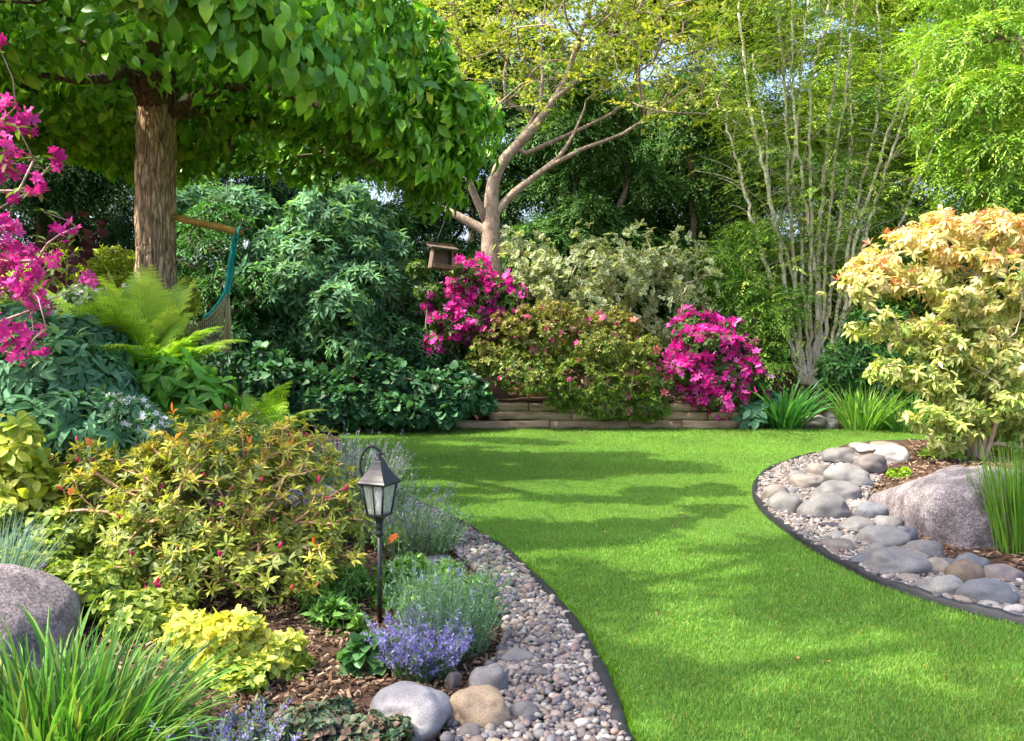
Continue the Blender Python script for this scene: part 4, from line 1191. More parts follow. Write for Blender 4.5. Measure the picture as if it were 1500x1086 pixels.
# ---- the many stemmed tree right of centre
rng = rng_(43); Ym = 15.4
mb = at(1190, 568, Ym); mb[2] = float(H(mb[0], mb[1]))
mt = thing('multi_stem_tree', mb, 'many stemmed tree with thin pale stems fanning up from one base', 'tree')
stems = [[(1178, 560), (1160, 470), (1140, 350), (1118, 250), (1095, 130), (1082, 0), (1078, -60)],
         [(1180, 560), (1168, 450), (1158, 330), (1152, 200), (1147, 90), (1130, -40)],
         [(1176, 565), (1150, 480), (1122, 390), (1095, 300), (1075, 220), (1050, 150)],
         [(1186, 560), (1178, 440), (1172, 330), (1160, 260), (1172, 140), (1180, 30), (1196, -60)],
         [(1190, 560), (1186, 450), (1190, 330), (1186, 240), (1190, 120), (1212, 20), (1220, -50)],
         [(1194, 560), (1205, 450), (1212, 340), (1222, 250), (1236, 150), (1250, 40), (1256, -60)],
         [(1198, 560), (1212, 470), (1222, 380), (1240, 260), (1248, 180), (1244, 90), (1262, -30)],
         [(1202, 562), (1222, 490), (1236, 400), (1262, 270), (1282, 180), (1290, 100), (1285, 0)],
         [(1205, 563), (1228, 500), (1248, 430), (1272, 330), (1300, 240), (1330, 150), (1345, 60)],
         [(1210, 566), (1240, 510), (1262, 470), (1290, 400), (1322, 320), (1360, 230), (1395, 150)],
         [(1184, 560), (1170, 500), (1160, 400), (1130, 300), (1120, 180), (1100, 80)],
         [(1196, 560), (1200, 480), (1198, 380), (1206, 270), (1215, 170), (1232, 60), (1240, -60)],
         [(1192, 560), (1196, 430), (1180, 300), (1165, 180), (1160, 60), (1168, -50)],
         [(1207, 563), (1234, 470), (1252, 360), (1285, 250), (1310, 170), (1350, 90)]]
S = Soup(); St = Soup(); allp = []
for q in stems:
    off = rng.normal(0, .7); m = len(q)
    pts = spline([at(x, y, Ym + rng.normal(0, .04) + off * (j / (m - 1)) ** 1.2) for j, (x, y) in enumerate(q)], 8)
    pts[0][2] -= .1
    pts = pts + .015 * rng.normal(size=pts.shape)
    r_ = rng.uniform(.03, .047)
    Sx = Soup(); tube(Sx, pts, np.linspace(r_, .016, len(pts)) * (1 + .06 * rng.normal(size=len(pts))), 9, np.ones(3) * rng.uniform(1.4, 1.9))
    build('stem', Sx, M_bark_pale, mt)
    for u in rng.uniform(.25, .98, 26):
        i_ = int(u * (len(pts) - 1)); b = pts[i_]
        dd = nz(np.array([rng.normal(), rng.normal(), rng.uniform(.1, 1.1)])) * rng.uniform(.35, 1.0)
        e = b + dd; tube(St, spline([b, b + dd * .5 + [0, 0, .04], e], 3), np.linspace(.011, .004, 7), 4, np.ones(3) * rng.uniform(.8, 1.2))
        allp.append(e); allp.append(b + dd * .6)
Sx = Soup(); tube(Sx, spline([mb + [0, 0, -.2], mb + [0, 0, .05], mb + [.02, 0, .2]], 6), np.linspace(.24, .1, 13) * (1 + .05 * rng.normal(size=13)), 16); build('stump', Sx, M_bark_pale, mt)
build('side_twigs', St, M_bark_pale, mt)
S = Soup(); allp = np.array(allp)
yl = pal('#7a9a34', '#8caa3e', '#9cb248', '#688c30', '#80a444', '#a8b654')
n = 6200
tx = rng.uniform(1030, 1420, n); ty = rng.uniform(-150, 520, n)
w = np.interp(ty, [-150, 120, 330, 520], [1, .75, .5, .4])
ok = (rng.random(n) < w) & (np.abs(tx - (1215 - (0))) < np.interp(ty, [-100, 300, 520], [200, 150, 110]))
P1 = np.array([at(x, y, Ym + rng.normal(0, .9)) for x, y in zip(tx[ok], ty[ok])])
P = np.vstack([np.repeat(allp, 2, 0) + rng.normal(0, .15, (len(allp) * 2, 3)), P1])
N = nz((P - np.array([mb[0], mb[1], 0])) * np.array([1, 1, 0]) + .5 * rng.normal(size=P.shape) * np.array([1, 1, .2]))
sprays(S, rng, P, N, T_narrow, .08, yl, m=13, length=.46, droop=.12, tilt=.18)
build('crown', S, M_leaf, mt)

def maple(name, label, base, lobes, n, cols, seed, T=T_narrow, size=.11, m=9, length=.42, trunk_r=.12, droop=.3, tilt=.22, mat=None, group=None, cat='tree', cull=.75, inner=.7, bark=(.8, .75, .7)):
    r = rng_(seed)
    t = thing(name, base, label, cat, group)
    C0 = np.mean([c for c, q in lobes], 0)
    topz = max(c[2] for c, q in lobes)
    tips = np.vstack([c + rand_dirs(r, 5) * q * .6 for c, q in lobes])
    ch, td, ns = grow([(spline([base + [0, 0, -.15], base + [0.05, 0, (C0[2] - base[2]) * .5], [C0[0] * .5 + base[0] * .5, base[1] * .5 + C0[1] * .5, C0[2]]], 6), trunk_r, trunk_r * .5)], tips, r, seg=.3, r_tip=.01, jit=.15)
    S = Soup(); draw_chains(S, ch, r, bark); build('trunk', S, M_bark_smooth, t)
    P, N = shell(r, lobes, n, inner, cull)
    S = Soup(); sprays(S, r, P, N, T, size, cols, m=m, length=length, droop=droop, tilt=tilt)
    build('crown', S, mat or M_leaf, t)
    return t

# ---- bright layered maple at the right edge
rng = rng_(44); Yr = 12.2
lobes = []
for (x, y, w, h, dy) in ((1440, 60, 95, 38, 0), (1380, 130, 60, 26, .3), (1490, 130, 100, 34, -.4), (1420, 190, 80, 26, .2), (1500, 215, 90, 30, -.3), (1395, 245, 60, 22, .4), (1470, 270, 80, 26, 0), (1530, 300, 90, 34, -.2), (1560, 60, 120, 60, .3), (1500, -20, 120, 50, .3), (1400, -10, 70, 34, .8), (1580, 180, 120, 60, .6), (1410, 300, 50, 22, .8), (1360, 60, 50, 24, 1.0), (1600, 380, 90, 60, .4), (1660, 260, 90, 90, .5)):
    c_ = at(x, y, Yr + dy); s_ = Yr / FPX; lobes.append((c_, np.array([w * s_, w * s_ * .8, h * s_])))
maple('layered_maple', 'bright yellow green maple with layered drooping foliage beside the golden shrub', base_at(1590, Yr + .3), lobes, 4600, pal('#6f9a30', '#80aa38', '#92b440', '#5f8c2c', '#a4bc4a'), 44, size=.085, m=13, length=.5, trunk_r=.11, cull=.7, inner=.6)

# ---- evergreen and leafy trees closing the back of the garden
DARKS = [pal('#34582a', '#426c32', '#2c4c26', '#527e3a'), pal('#436c34', '#567f3c', '#3c6430', '#689248'), pal('#3c643e', '#4c7a4a', '#345638', '#5c8a54')]
def tree_lobes(r, px, Y, top, bot, w, n, z0=None, dep=.8, conic=.5):
    out = []
    for k in range(n):
        u = (k + .5) / n + r.normal(0, .03)
        y = bot + (top - bot) * u
        ww = w * (1 - conic * max(u, 0) ** 1.5) * (0.75 + .25 * math.sin(k * 2.1))
        for j in range(3):
            x = px + r.uniform(-.75, .75) * ww
            c_ = at(x, y + r.normal(0, 8), Y + r.normal(0, .35)); s_ = Y / FPX
            rr = ww * r.uniform(.45, .75) * s_
            out.append((c_, np.array([rr, rr * dep, rr * r.uniform(.35, .55)])))
    return out
EG = 'evergreens closing the back of the garden'
trees = [  # px, Y, top py, bottom py, half width px, levels, n sprays, palette, conic, kind, label
 (60, 15.5, -120, 470, 130, 9, 3000, 0, .3, 'evergreen_tree', 'dark evergreen tree behind the pink rhododendron at the garden side'),
 (250, 16.5, -80, 500, 120, 9, 2600, 0, .3, 'evergreen_tree', 'dark evergreen tree directly behind the furrowed trunk'),
 (-120, 13.5, -100, 520, 130, 9, 2600, 0, .3, 'evergreen_tree', 'dark evergreen tree outermost on the pink rhododendron side'),
 (440, 17, 30, 520, 120, 9, 2600, 2, .4, 'evergreen_tree', 'dark evergreen tree rising behind the blue green shrub'),
 (600, 18, 60, 560, 110, 8, 2400, 1, .4, 'evergreen_tree', 'dark evergreen tree behind the bird house'),
 (760, 18.2, 120, 560, 110, 8, 2400, 0, .4, 'evergreen_tree', 'dark evergreen tree right behind the smooth centre trunk'),
 (880, 17.2, 110, 540, 125, 8, 3000, 1, .4, 'evergreen_tree', 'broad evergreen with drooping sprays behind the white edged shrub'),
 (1010, 17.8, 120, 560, 100, 8, 2300, 1, .5, 'evergreen_tree', 'evergreen tree standing between the white edged shrub and the many stems'),
 (1310, 18.5, 140, 560, 120, 8, 2400, 1, .4, 'evergreen_tree', 'dark green tree behind the many stemmed tree, towards the golden shrub'),
 (1480, 16.5, 120, 600, 140, 8, 2600, 1, .4, 'evergreen_tree', 'dark green tree behind the golden shrub'),
 (960, 19.0, 215, 560, 120, 6, 1700, 0, .2, 'evergreen_tree', 'low dark evergreen deep behind the white edged shrub'),
 (1110, 19.0, 240, 560, 110, 6, 1500, 1, .2, 'evergreen_tree', 'low dark evergreen deep behind the left of the thin stems'),
 (150, 17.6, 240, 560, 120, 6, 1700, 0, .2, 'evergreen_tree', 'low dark evergreen left of the furrowed trunk'),
 (670, 18.8, 260, 560, 100, 6, 1500, 0, .2, 'evergreen_tree', 'low dark evergreen between the bird house and the centre trunk'),
 (850, 20.0, 200, 560, 130, 6, 1700, 1, .2, 'evergreen_tree', 'farthest evergreen, deep behind the white edged shrub and the centre trunk'),
 (1040, 20.2, 200, 560, 120, 6, 1700, 1, .2, 'evergreen_tree', 'farthest evergreen, deep between the broad evergreen and the thin stems'),
 (930, 20.6, 120, 420, 130, 6, 2000, 1, .1, 'evergreen_tree', 'tall evergreen deep behind the broad evergreen with drooping sprays'),
 (1090, 20.8, 90, 420, 130, 6, 1900, 1, .1, 'evergreen_tree', 'tall evergreen deep behind the left of the thin pale stems'),
 (1230, 19.6, 230, 560, 120, 6, 1500, 1, .2, 'evergreen_tree', 'evergreen seen between the thin stems near their base'),
]
for i_, (px, Y, t, b, w, lv, n, pi, cn, nm, lab) in enumerate(trees):
    r = rng_(500 + i_)
    lob = tree_lobes(r, px, Y, t, b, w, lv + 2, conic=cn * .7)
    maple(nm, lab, base_at(px, Y), lob, int(n * 2.3), DARKS[pi], 520 + i_, T=T_narrow, size=.11, m=13, length=.6, trunk_r=.13, droop=.22, tilt=.25, mat=M_dark, group=EG, bark=(.5, .45, .4), inner=.55, cull=.6)
GOLD = pal('#7f963a', '#95a444', '#6c8a34', '#a4a650', '#5a8030')
for i_, (px, Y, t, b, w, lv, n, lab) in enumerate([
    (690, 21, -220, 180, 150, 7, 2300, 'tall golden green tree seen through the crown of the smooth centre tree'),
    (930, 20.5, -230, 260, 150, 8, 2600, 'tall golden green tree above the broad evergreen'),
    (1090, 21, -230, 260, 140, 7, 1500, 'tall golden green tree behind the many thin stems'),
    (1290, 20.5, -230, 240, 160, 7, 2100, 'tall golden green tree between the thin stems and the layered maple'),
    (1480, 19.5, -230, 240, 150, 7, 1800, 'tall golden green tree behind the layered maple')]):
    r = rng_(600 + i_)
    lob = tree_lobes(r, px, Y, t, b, w, lv, conic=.25)
    maple('leafy_tree', lab, base_at(px, Y), lob, int(n * 4.0), GOLD if i_ != 3 else pal('#6e9630', '#86a63a', '#9cb244'), 620 + i_, T=T_simple, size=.12, m=9, length=.5, trunk_r=.12, droop=.15, tilt=.4, group='tall light green trees behind the evergreens', inner=.45, cull=.5)
# trees standing out of view to the left, whose shade falls over the lawn
for i_, (bx_, by_, x, y, zc, rr, n) in enumerate([(-5.6, 4.4, -3.3, 3.1, 7.6, (3.3, 1.9, .8), 560), (-4.8, 2.2, -1.3, 3.5, 8.4, (3.2, 1.9, .8), 560)]):
    r = rng_(650 + i_)
    lob = clumps(r, (x, y, zc), rr, 30, .2)[1:]
    maple('garden_tree', 'leafy tree beyond the near side of the garden that shades the lawn', np.array([bx_, by_, float(H(bx_, by_))]), lob, n, pal('#4c7a28', '#5f8f30'), 660 + i_, T=T_simple, size=.16, m=9, length=.55, trunk_r=.13, droop=.2, group='shade trees on the near side of the garden', inner=.5)
# ================================================================== shrubs, perennials, flowers
def px_lobes(L, dep=.8):
    """lobes given as (px, py, half width px, half height px, depth Y)"""
    out = []
    for x, y, w, h, Y in L:
        s_ = Y / FPX; out.append((at(x, y, Y), np.array([w * s_, w * s_ * dep, h * s_])))
    return out
def sub(r, lobes, n, size):
    out = []
    for c, q in lobes: out += clumps(r, c, q, n, size)
    return out
def stems_to(t, base, tips, r, r_tip=.0035, col=(.45, .33, .25), seg=.12, spread=.12, nstem=6, p=2.1, alpha=.25, mat=None, name='stems'):
    seeds = [([base + [0, 0, -.08], base + [0, 0, .06]], r_tip * 6, r_tip * 6)]
    C0 = tips.mean(0)
    for k in range(nstem):
        a = 2 * np.pi * k / nstem + r.normal(0, .3)
        d = np.array([math.cos(a), math.sin(a), 0]) * spread
        seeds.append(([base + d * .3 + [0, 0, -.03], base + d + [0, 0, (C0[2] - base[2]) * .35]], r_tip * 5, r_tip * 4))
    ch, td, ns = grow(seeds, tips, r, seg=seg, r_tip=r_tip, p=p, jit=.15, alpha=alpha)
    S = Soup(); draw_chains(S, ch, r, col, 4); build(name, S, mat or M_twig, t)
    return td

MAG = pal('#e42aa6', '#ec44b4', '#d82498', '#f460c2', '#cc2090')
# ---- blue green shrub behind the hammock
def whorl_shrub(name, label, base, lobes, n, T, size, cols, seed, m=7, elev=(45, 85), group=None, cat='shrub', mat=None, stem=(.4, .33, .27), young=None, droop=.1, nst=160, up=.45, cvar=.2, cull=.72, inner=.75, vary=None):
    r = rng_(seed); t = thing(name, base, label, cat, group)
    P, N = shell(r, lobes, n, inner, cull)
    g = P[:, 2] > H(P[:, 0], P[:, 1]) + .02
    P, N = P[g], N[g]
    td = stems_to(t, base, P[r.choice(len(P), min(nst, len(P)), replace=False)], r, col=stem, seg=.2)
    S = Soup()
    A = nz(N + np.array([0, 0, up]) + .3 * r.normal(size=P.shape))
    if young is not None and vary is not None: young = (young, vary(P, N, r))
    whorls(S, r, P, A, T, size, cols, m=m, elev=elev, droop=droop, cvar=cvar, young=young)
    build('foliage', S, mat or M_leaf, t)
    return t, P, N, r
lob = sub(rng_(1), px_lobes([(470, 360, 85, 80, 13.9), (420, 420, 80, 80, 13.6), (540, 430, 66, 80, 13.7), (480, 480, 100, 70, 13.5), (390, 400, 50, 70, 13.9), (510, 330, 60, 56, 14.2), (575, 410, 34, 70, 14.2), (300, 300, 55, 34, 14.6), (370, 320, 60, 40, 14.4)]), 7, .42)
whorl_shrub('rhododendron', 'tall blue green shrub with narrow whorled leaves behind the hammock', base_at(470, 13.8), lob, 3300, T_lance, .135, pal('#4d7858', '#5c8a66', '#6d9a76', '#42684a', '#7caa7c', '#6a8f5a'), 70, m=9, mat=M_soft)
lob = sub(rng_(2), px_lobes([(300, 390, 60, 60, 13.4), (350, 440, 50, 60, 13), (270, 460, 50, 60, 13), (310, 330, 60, 40, 13.6)]), 6, .45)
r = rng_(71)
maple('hemlock_shrub', 'dark green layered shrub between the furrowed trunk and the hammock', base_at(300, 13.3), lob, 1000, pal('#3a6a2c', '#447a32', '#2f5a28', '#558c3c'), 71, size=.1, m=9, length=.36, trunk_r=.05, mat=M_leaf, cat='shrub')

# ---- dark ivy mound along the lawn
r = rng_(72)
L0 = px_lobes([(440, 575, 75, 52, 12.7), (540, 572, 90, 54, 12.75), (640, 580, 75, 46, 12.8), (490, 600, 90, 30, 12.6), (600, 600, 90, 30, 12.65), (400, 560, 60, 50, 12.6), (690, 575, 30, 30, 12.9)], .55)
lob = sub(r, L0, 10, .3)
t = thing('ivy_mound', base_at(540, 12.9), 'dark green ivy mound of rounded leaves along the far lawn edge', 'ivy')
P, N = shell(r, lob, 9000, .75, .75); g = (P[:, 2] > .02) & (P[:, 1] < 13.6); P, N = P[g], N[g]
stems_to(t, base_at(540, 12.9), P[r.choice(len(P), 140, replace=False)], r, seg=.2)
S = Soup(); leaves(S, r, P, N, T_round, .098, pal('#335a38', '#3f6a44', '#4a7850', '#58885c', '#385e3c'), droop=.45, upw=.45, spread=.6, cvar=.22)
build('foliage', S, M_gloss, t)
S = Soup(); k_ = r.choice(len(P), 7, replace=False); leaves(S, r, P[k_] + N[k_] * .05, N[k_], T_round, .1, pal('#a8452c', '#b8603a')); build('red_leaves', S, M_leaf, t)

# ---- magenta azaleas on the wall
def azalea(label, base, lobes, nfl, fs, seed, cols=MAG, group='magenta azaleas on the retaining wall', green=.5, name='azalea'):
    r = rng_(seed); t = thing(name, base, label, 'azalea', group)
    P, N = shell(r, lobes, int(nfl * 1.5), .7, .7)
    P = P + .05 * r.normal(size=P.shape)
    g = (P[:, 2] > .1) & (np.array([mnoise.noise(Vector(q * 4.5)) for q in P]) > -.03); P, N = P[g], N[g]
    stems_to(t, base, P[r.choice(len(P), min(130, len(P)), replace=False)], r, seg=.15)
    S = Soup(); Q, M = shell(r, lobes, int(nfl * 2.0 * green) + 300, .6, .7)
    whorls(S, r, Q, nz(M + [0, 0, .4]), T_simple, .06, pal('#4c6a2c', '#5f7d34', '#3c5826'), m=6); build('foliage', S, M_leaf, t)
    S = Soup(); c1 = np.where((r.random(len(P)) < .12)[:, None], pick(r, pal('#f088d0', '#e870c0', '#c04a90'), len(P)), pick(r, cols, len(P), .18)); A = nz(N + .7 * r.normal(size=P.shape) + np.array([0, -.25, .15]))
    F = frames(rand_dirs(r, len(P)), A); F = np.stack([F[:, :, 0], F[:, :, 1], F[:, :, 2]], 2)
    S.inst(T_flower, P + N * .02, F, fs * (1 + r.normal(0, .28, len(P))).clip(.4, 1.5), c1, c1 * .6)
    o = build('blossoms', S, M_petal, t); o['kind'] = 'stuff'
    return t
lob = sub(rng_(3), px_lobes([(690, 415, 46, 36, 13.7), (720, 445, 44, 34, 13.6), (665, 460, 44, 34, 13.5), (655, 490, 34, 24, 13.4), (700, 480, 44, 30, 13.5), (690, 395, 26, 20, 13.7), (745, 430, 20, 20, 13.6)]), 9, .38)
azalea('magenta azalea in full bloom before the smooth centre trunk', base_at(690, 13.7), lob, 2100, .05, 73)
lob = sub(rng_(4), px_lobes([(1030, 510, 52, 48, 13.3), (1060, 545, 50, 48, 13.2), (1010, 540, 44, 46, 13.2), (1050, 580, 44, 30, 13.1), (1085, 570, 28, 30, 13.1), (1018, 478, 26, 24, 13.3), (1075, 505, 24, 26, 13.3)]), 9, .36)
azalea('magenta azalea in full bloom spilling over the timber wall near the strap leaves', base_at(1045, 13.5), lob, 2700, .05, 74)
r = rng_(75)
azalea('few pink blooms on a thin azalea twig under the bird house', base_at(615, 13.4), px_lobes([(612, 395, 14, 12, 13.3), (628, 428, 20, 14, 13.3)]), 20, .06, 76, pal('#d850a8', '#e07ab8'), group=None, green=1)

# ---- brownish green azalea draping over the wall
r = rng_(77)
L0 = px_lobes([(740, 500, 60, 40, 13.3), (800, 490, 70, 44, 13.3), (880, 510, 75, 55, 13.3), (770, 545, 70, 45, 13.05), (860, 560, 80, 50, 13.0), (930, 550, 60, 62, 13.05), (950, 590, 38, 40, 12.95), (820, 585, 22, 22, 12.95), (900, 595, 50, 26, 12.95), (710, 530, 40, 30, 13.2), (800, 470, 40, 24, 13.5), (900, 475, 50, 26, 13.5), (840, 590, 18, 22, 12.92)], .75)
lob = sub(r, L0, 9, .3)
base = base_at(850, 13.5)
t = thing('bronze_azalea', base, 'wide bronze green azalea with scattered pink blooms draping over the timber wall', 'azalea')
P, N = shell(r, lob, 5200, .72, .75); g = (P[:, 2] > .03) & (P[:, 1] > 12.6); P, N = P[g], N[g]
stems_to(t, base, P[r.choice(len(P), 170, replace=False)], r, seg=.18)
S = Soup(); tone = np.clip((P[:, 2] - .75) * 1.1 + .25 * r.normal(size=len(P)), 0, 1) * .6
whorls(S, r, P, nz(N + [0, 0, .3] + .3 * r.normal(size=P.shape)), T_simple, .058, pal('#5f7a2c', '#708a34', '#4e6e28', '#80923c', '#5a7a30'), m=6, elev=(35, 80), young=(pal('#a8684c', '#b87a58', '#96803c', '#a85a50'), tone * .5))
build('foliage', S, M_leaf, t)
S = Soup(); kk = r.choice(len(P), 100, replace=False); A = nz(N[kk] + [0, -.3, .1]); c1 = pick(r, pal('#e0449c', '#e86aa8', '#e87a78', '#d83a90'), len(kk), .1)
fs = np.where(r.random(len(kk)) < .4, .07, .045)
pieces('blossom', lambda S, k: S.inst(T_flower, P[kk[k:k + 1]] + N[kk[k:k + 1]] * .05, frames(rand_dirs(r, 1), A[k:k + 1]), fs[k:k + 1], c1[k:k + 1], c1[k:k + 1] * .7), range(len(kk)), M_petal, t)

# ---- white edged shrub
r = rng_(78)
L0 = px_lobes([(790, 400, 55, 40, 14.5), (850, 410, 60, 50, 14.4), (900, 400, 60, 44, 14.5), (870, 450, 70, 34, 14.3), (960, 420, 50, 50, 14.6), (930, 380, 50, 30, 14.7), (800, 440, 50, 34, 14.2), (980, 465, 34, 34, 14.5), (840, 372, 34, 18, 14.6)])
lob = L0 + px_lobes([(760, 380, 30, 30, 14.6), (1010, 420, 36, 40, 14.7), (1000, 380, 30, 26, 14.8)]); base = base_at(860, 14.6)
t = thing('variegated_shrub', base, 'shrub with cream white edged leaves on bare pale twigs beside the centre trunk', 'shrub')
P, N = shell(r, lob, 3600, .45, .45)
P = P + .15 * r.normal(size=P.shape)
kk = np.array([mnoise.noise(Vector(q * 3.0)) for q in P]) > .08; P, N = P[kk], N[kk]
stems_to(t, base, P[r.choice(len(P), 300, replace=False)], r, col=(.75, .62, .4), r_tip=.0045, seg=.2)
T_var = leaf_T(0.62, (0, .25, .6, .85, 1), (0, .8, 1, .65, 0), .25, .2)
S = Soup(); whorls(S, r, P, nz(N + [0, 0, .2] + .4 * r.normal(size=P.shape)), T_var, .078, pal('#5c7e4c', '#708e5c', '#4c6c40'), m=6, elev=(40, 95), col2=pal('#dcdcb4', '#c8cc9c', '#e8e6c8'))
build('foliage', S, M_soft, t)

# ---- golden shrub on the right
r = rng_(79); Yg = 9.9
base = onground(1432, 672)
L0 = px_lobes([(1395, 345, 70, 40, 9.9), (1450, 345, 70, 40, 9.9), (1330, 380, 75, 46, 9.7), (1280, 425, 60, 36, 9.6), (1420, 410, 90, 46, 9.5), (1350, 450, 80, 40, 9.4), (1236, 442, 36, 24, 9.7), (1270, 400, 40, 26, 9.7), (1300, 478, 60, 22, 9.5), (1470, 440, 70, 60, 9.6), (1400, 500, 70, 34, 9.4), (1470, 530, 60, 40, 9.4), (1380, 545, 60, 34, 9.3), (1440, 590, 70, 34, 9.3), (1400, 620, 46, 24, 9.2), (1530, 400, 80, 70, 9.9), (1540, 520, 70, 60, 9.8), (1385, 645, 30, 16, 9.2), (1500, 600, 60, 44, 9.5), (1490, 645, 50, 24, 9.6), (1350, 605, 36, 22, 9.1), (1310, 540, 40, 22, 9.4), (1340, 510, 40, 24, 9.4), (1440, 305, 40, 18, 10)])
lob = L0
t = thing('golden_shrub', base, 'tall golden leaved shrub with peach tinted young leaves behind the boulder', 'shrub')
P, N = shell(r, lob, 4600, .45, .4)
kk = np.array([mnoise.noise(Vector(q * 2.6)) for q in P]) > np.where(P[:, 2] < 1.1, -.25, -.04); P, N = P[kk], N[kk]
N = nz(N + .5 * r.normal(size=N.shape))
td = stems_to(t, base, P[r.choice(len(P), 330, replace=False)], r, col=(.55, .4, .3), r_tip=.0055, seg=.16, nstem=8, spread=.2)
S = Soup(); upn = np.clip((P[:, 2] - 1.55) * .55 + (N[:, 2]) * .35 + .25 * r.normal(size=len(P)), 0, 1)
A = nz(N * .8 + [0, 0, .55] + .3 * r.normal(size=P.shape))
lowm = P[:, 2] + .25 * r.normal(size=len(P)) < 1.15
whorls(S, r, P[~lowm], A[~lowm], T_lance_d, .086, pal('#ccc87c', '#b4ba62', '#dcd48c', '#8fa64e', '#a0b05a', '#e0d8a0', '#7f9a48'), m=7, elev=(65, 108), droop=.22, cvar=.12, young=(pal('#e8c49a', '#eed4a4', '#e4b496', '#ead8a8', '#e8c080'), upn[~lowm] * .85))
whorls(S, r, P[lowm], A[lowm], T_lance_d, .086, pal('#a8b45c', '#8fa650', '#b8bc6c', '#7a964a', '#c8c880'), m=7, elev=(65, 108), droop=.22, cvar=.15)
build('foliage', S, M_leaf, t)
kk = np.where((r.random(len(P)) < .14) & (upn > .35))[0]
pieces('young_shoot', lambda S, k: whorls(S, r, P[k:k + 1] + A[k:k + 1] * .03, A[k:k + 1], T_lance, .085, pal('#d8806a', '#e09484', '#cc6c58', '#e8a88c'), m=5, elev=(20, 65)), kk[np.argsort(P[kk][:, 1])], M_leaf, t, 100, 'young_shoots')

# ---- foreground azalea with orange tips and red buds
r = rng_(80)
base = np.array([*gnd(345, 880)[:2], 0]); base[2] = float(H(base[0], base[1]))
L0 = px_lobes([(310, 730, 150, 95, 4.75), (190, 730, 105, 85, 4.9), (430, 735, 105, 100, 4.75), (330, 670, 130, 66, 4.95), (480, 790, 70, 66, 4.6), (240, 800, 100, 60, 4.5), (400, 830, 90, 50, 4.4), (120, 705, 60, 55, 5.1), (440, 665, 60, 50, 5.1), (310, 830, 90, 45, 4.35)])
t = thing('orange_tipped_azalea', base, 'large twiggy azalea with yellow green orange tipped rosettes and red buds beside the lantern', 'azalea')
lob = L0
P, N = shell(r, lob, 880, .5, .35)
kk = (P[:, 2] > H(P[:, 0], P[:, 1]) + .07); P, N = P[kk], N[kk]
td = stems_to(t, base, P[r.choice(len(P), min(700, len(P)), replace=False)], r, col=(.62, .36, .26), r_tip=.003, seg=.09, nstem=12, spread=.14, alpha=.9)
A = nz((P - (base + [0, 0, .1])) * .7 + np.array([0, 0, .6]) + .25 * r.normal(size=P.shape))
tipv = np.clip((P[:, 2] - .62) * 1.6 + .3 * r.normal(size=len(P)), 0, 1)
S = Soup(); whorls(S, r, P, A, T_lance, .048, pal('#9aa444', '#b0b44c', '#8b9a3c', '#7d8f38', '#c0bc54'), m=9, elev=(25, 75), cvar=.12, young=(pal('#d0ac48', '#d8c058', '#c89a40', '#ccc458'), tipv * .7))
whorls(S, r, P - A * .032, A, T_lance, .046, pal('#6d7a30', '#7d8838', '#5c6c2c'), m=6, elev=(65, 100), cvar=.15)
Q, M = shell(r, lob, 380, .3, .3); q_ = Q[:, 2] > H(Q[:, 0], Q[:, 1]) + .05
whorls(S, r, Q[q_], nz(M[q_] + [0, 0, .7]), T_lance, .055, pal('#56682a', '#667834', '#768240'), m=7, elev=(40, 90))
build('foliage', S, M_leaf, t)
kk = np.where((r.random(len(P)) < .07) & (tipv > .15))[0]
pieces('orange_shoot', lambda S, k: whorls(S, r, P[k:k + 1] + A[k:k + 1] * .03, A[k:k + 1], T_lance, .045, pal('#d8803c', '#e0984a', '#cc6c38'), m=5, elev=(15, 50)), kk[np.argsort(P[kk][:, 1])], M_leaf, t, 100, 'orange_shoots')
S = Soup(); kk = r.choice(len(P), 85, replace=False)
pieces('flower_bud', lambda S, k: S.inst(T_bud, P[k:k + 1] + A[k:k + 1] * .05 + .014 * r.normal(size=(1, 3)), frames(A[k:k + 1] + .4 * r.normal(size=(1, 3)), rand_dirs(r, 1)), r.uniform(.03, .05, 1), pick(r, pal('#c83070', '#d84480', '#b82858', '#dc5470', '#b03878'), 1, .1)), kk, M_petal, t)

# ---- pink rhododendron reaching in from the left edge
r = rng_(81); Yp = 5.1
base = np.array([-4.1, 5.4, float(H(-4.1, 5.4))])
t = thing('pink_rhododendron', base, 'leggy rhododendron with bright pink flower trusses reaching in before the dome tree', 'rhododendron')
tr_px = [(10, 170, 34), (40, 182, 22), (5, 210, 20), (78, 236, 18), (20, 240, 30), (50, 270, 20), (-20, 260, 34), (22, 292, 14), (10, 345, 30), (86, 345, 16), (-10, 380, 34), (30, 385, 34), (60, 395, 24), (40, 420, 30), (10, 425, 26), (128, 410, 10), (70, 440, 20), (20, 495, 30), (50, 495, 22), (25, 520, 20), (62, 512, 12), (-20, 480, 34), (-30, 330, 36), (112, 333, 12), (-35, 190, 36), (-5, 60, 10), (-40, 440, 36), (80, 380, 14), (45, 455, 16)]
tp_ = np.array([at(x, y, Yp + .18 * r.normal()) for x, y, q in tr_px])
leafp = np.array([at(r.uniform(-120, 70), r.uniform(180, 520), Yp + .35 * r.normal()) for _ in range(70)])
td = stems_to(t, base, np.vstack([tp_, leafp]), r, col=(.52, .36, .32), r_tip=.0035, seg=.12, nstem=5, spread=.25, alpha=.15)
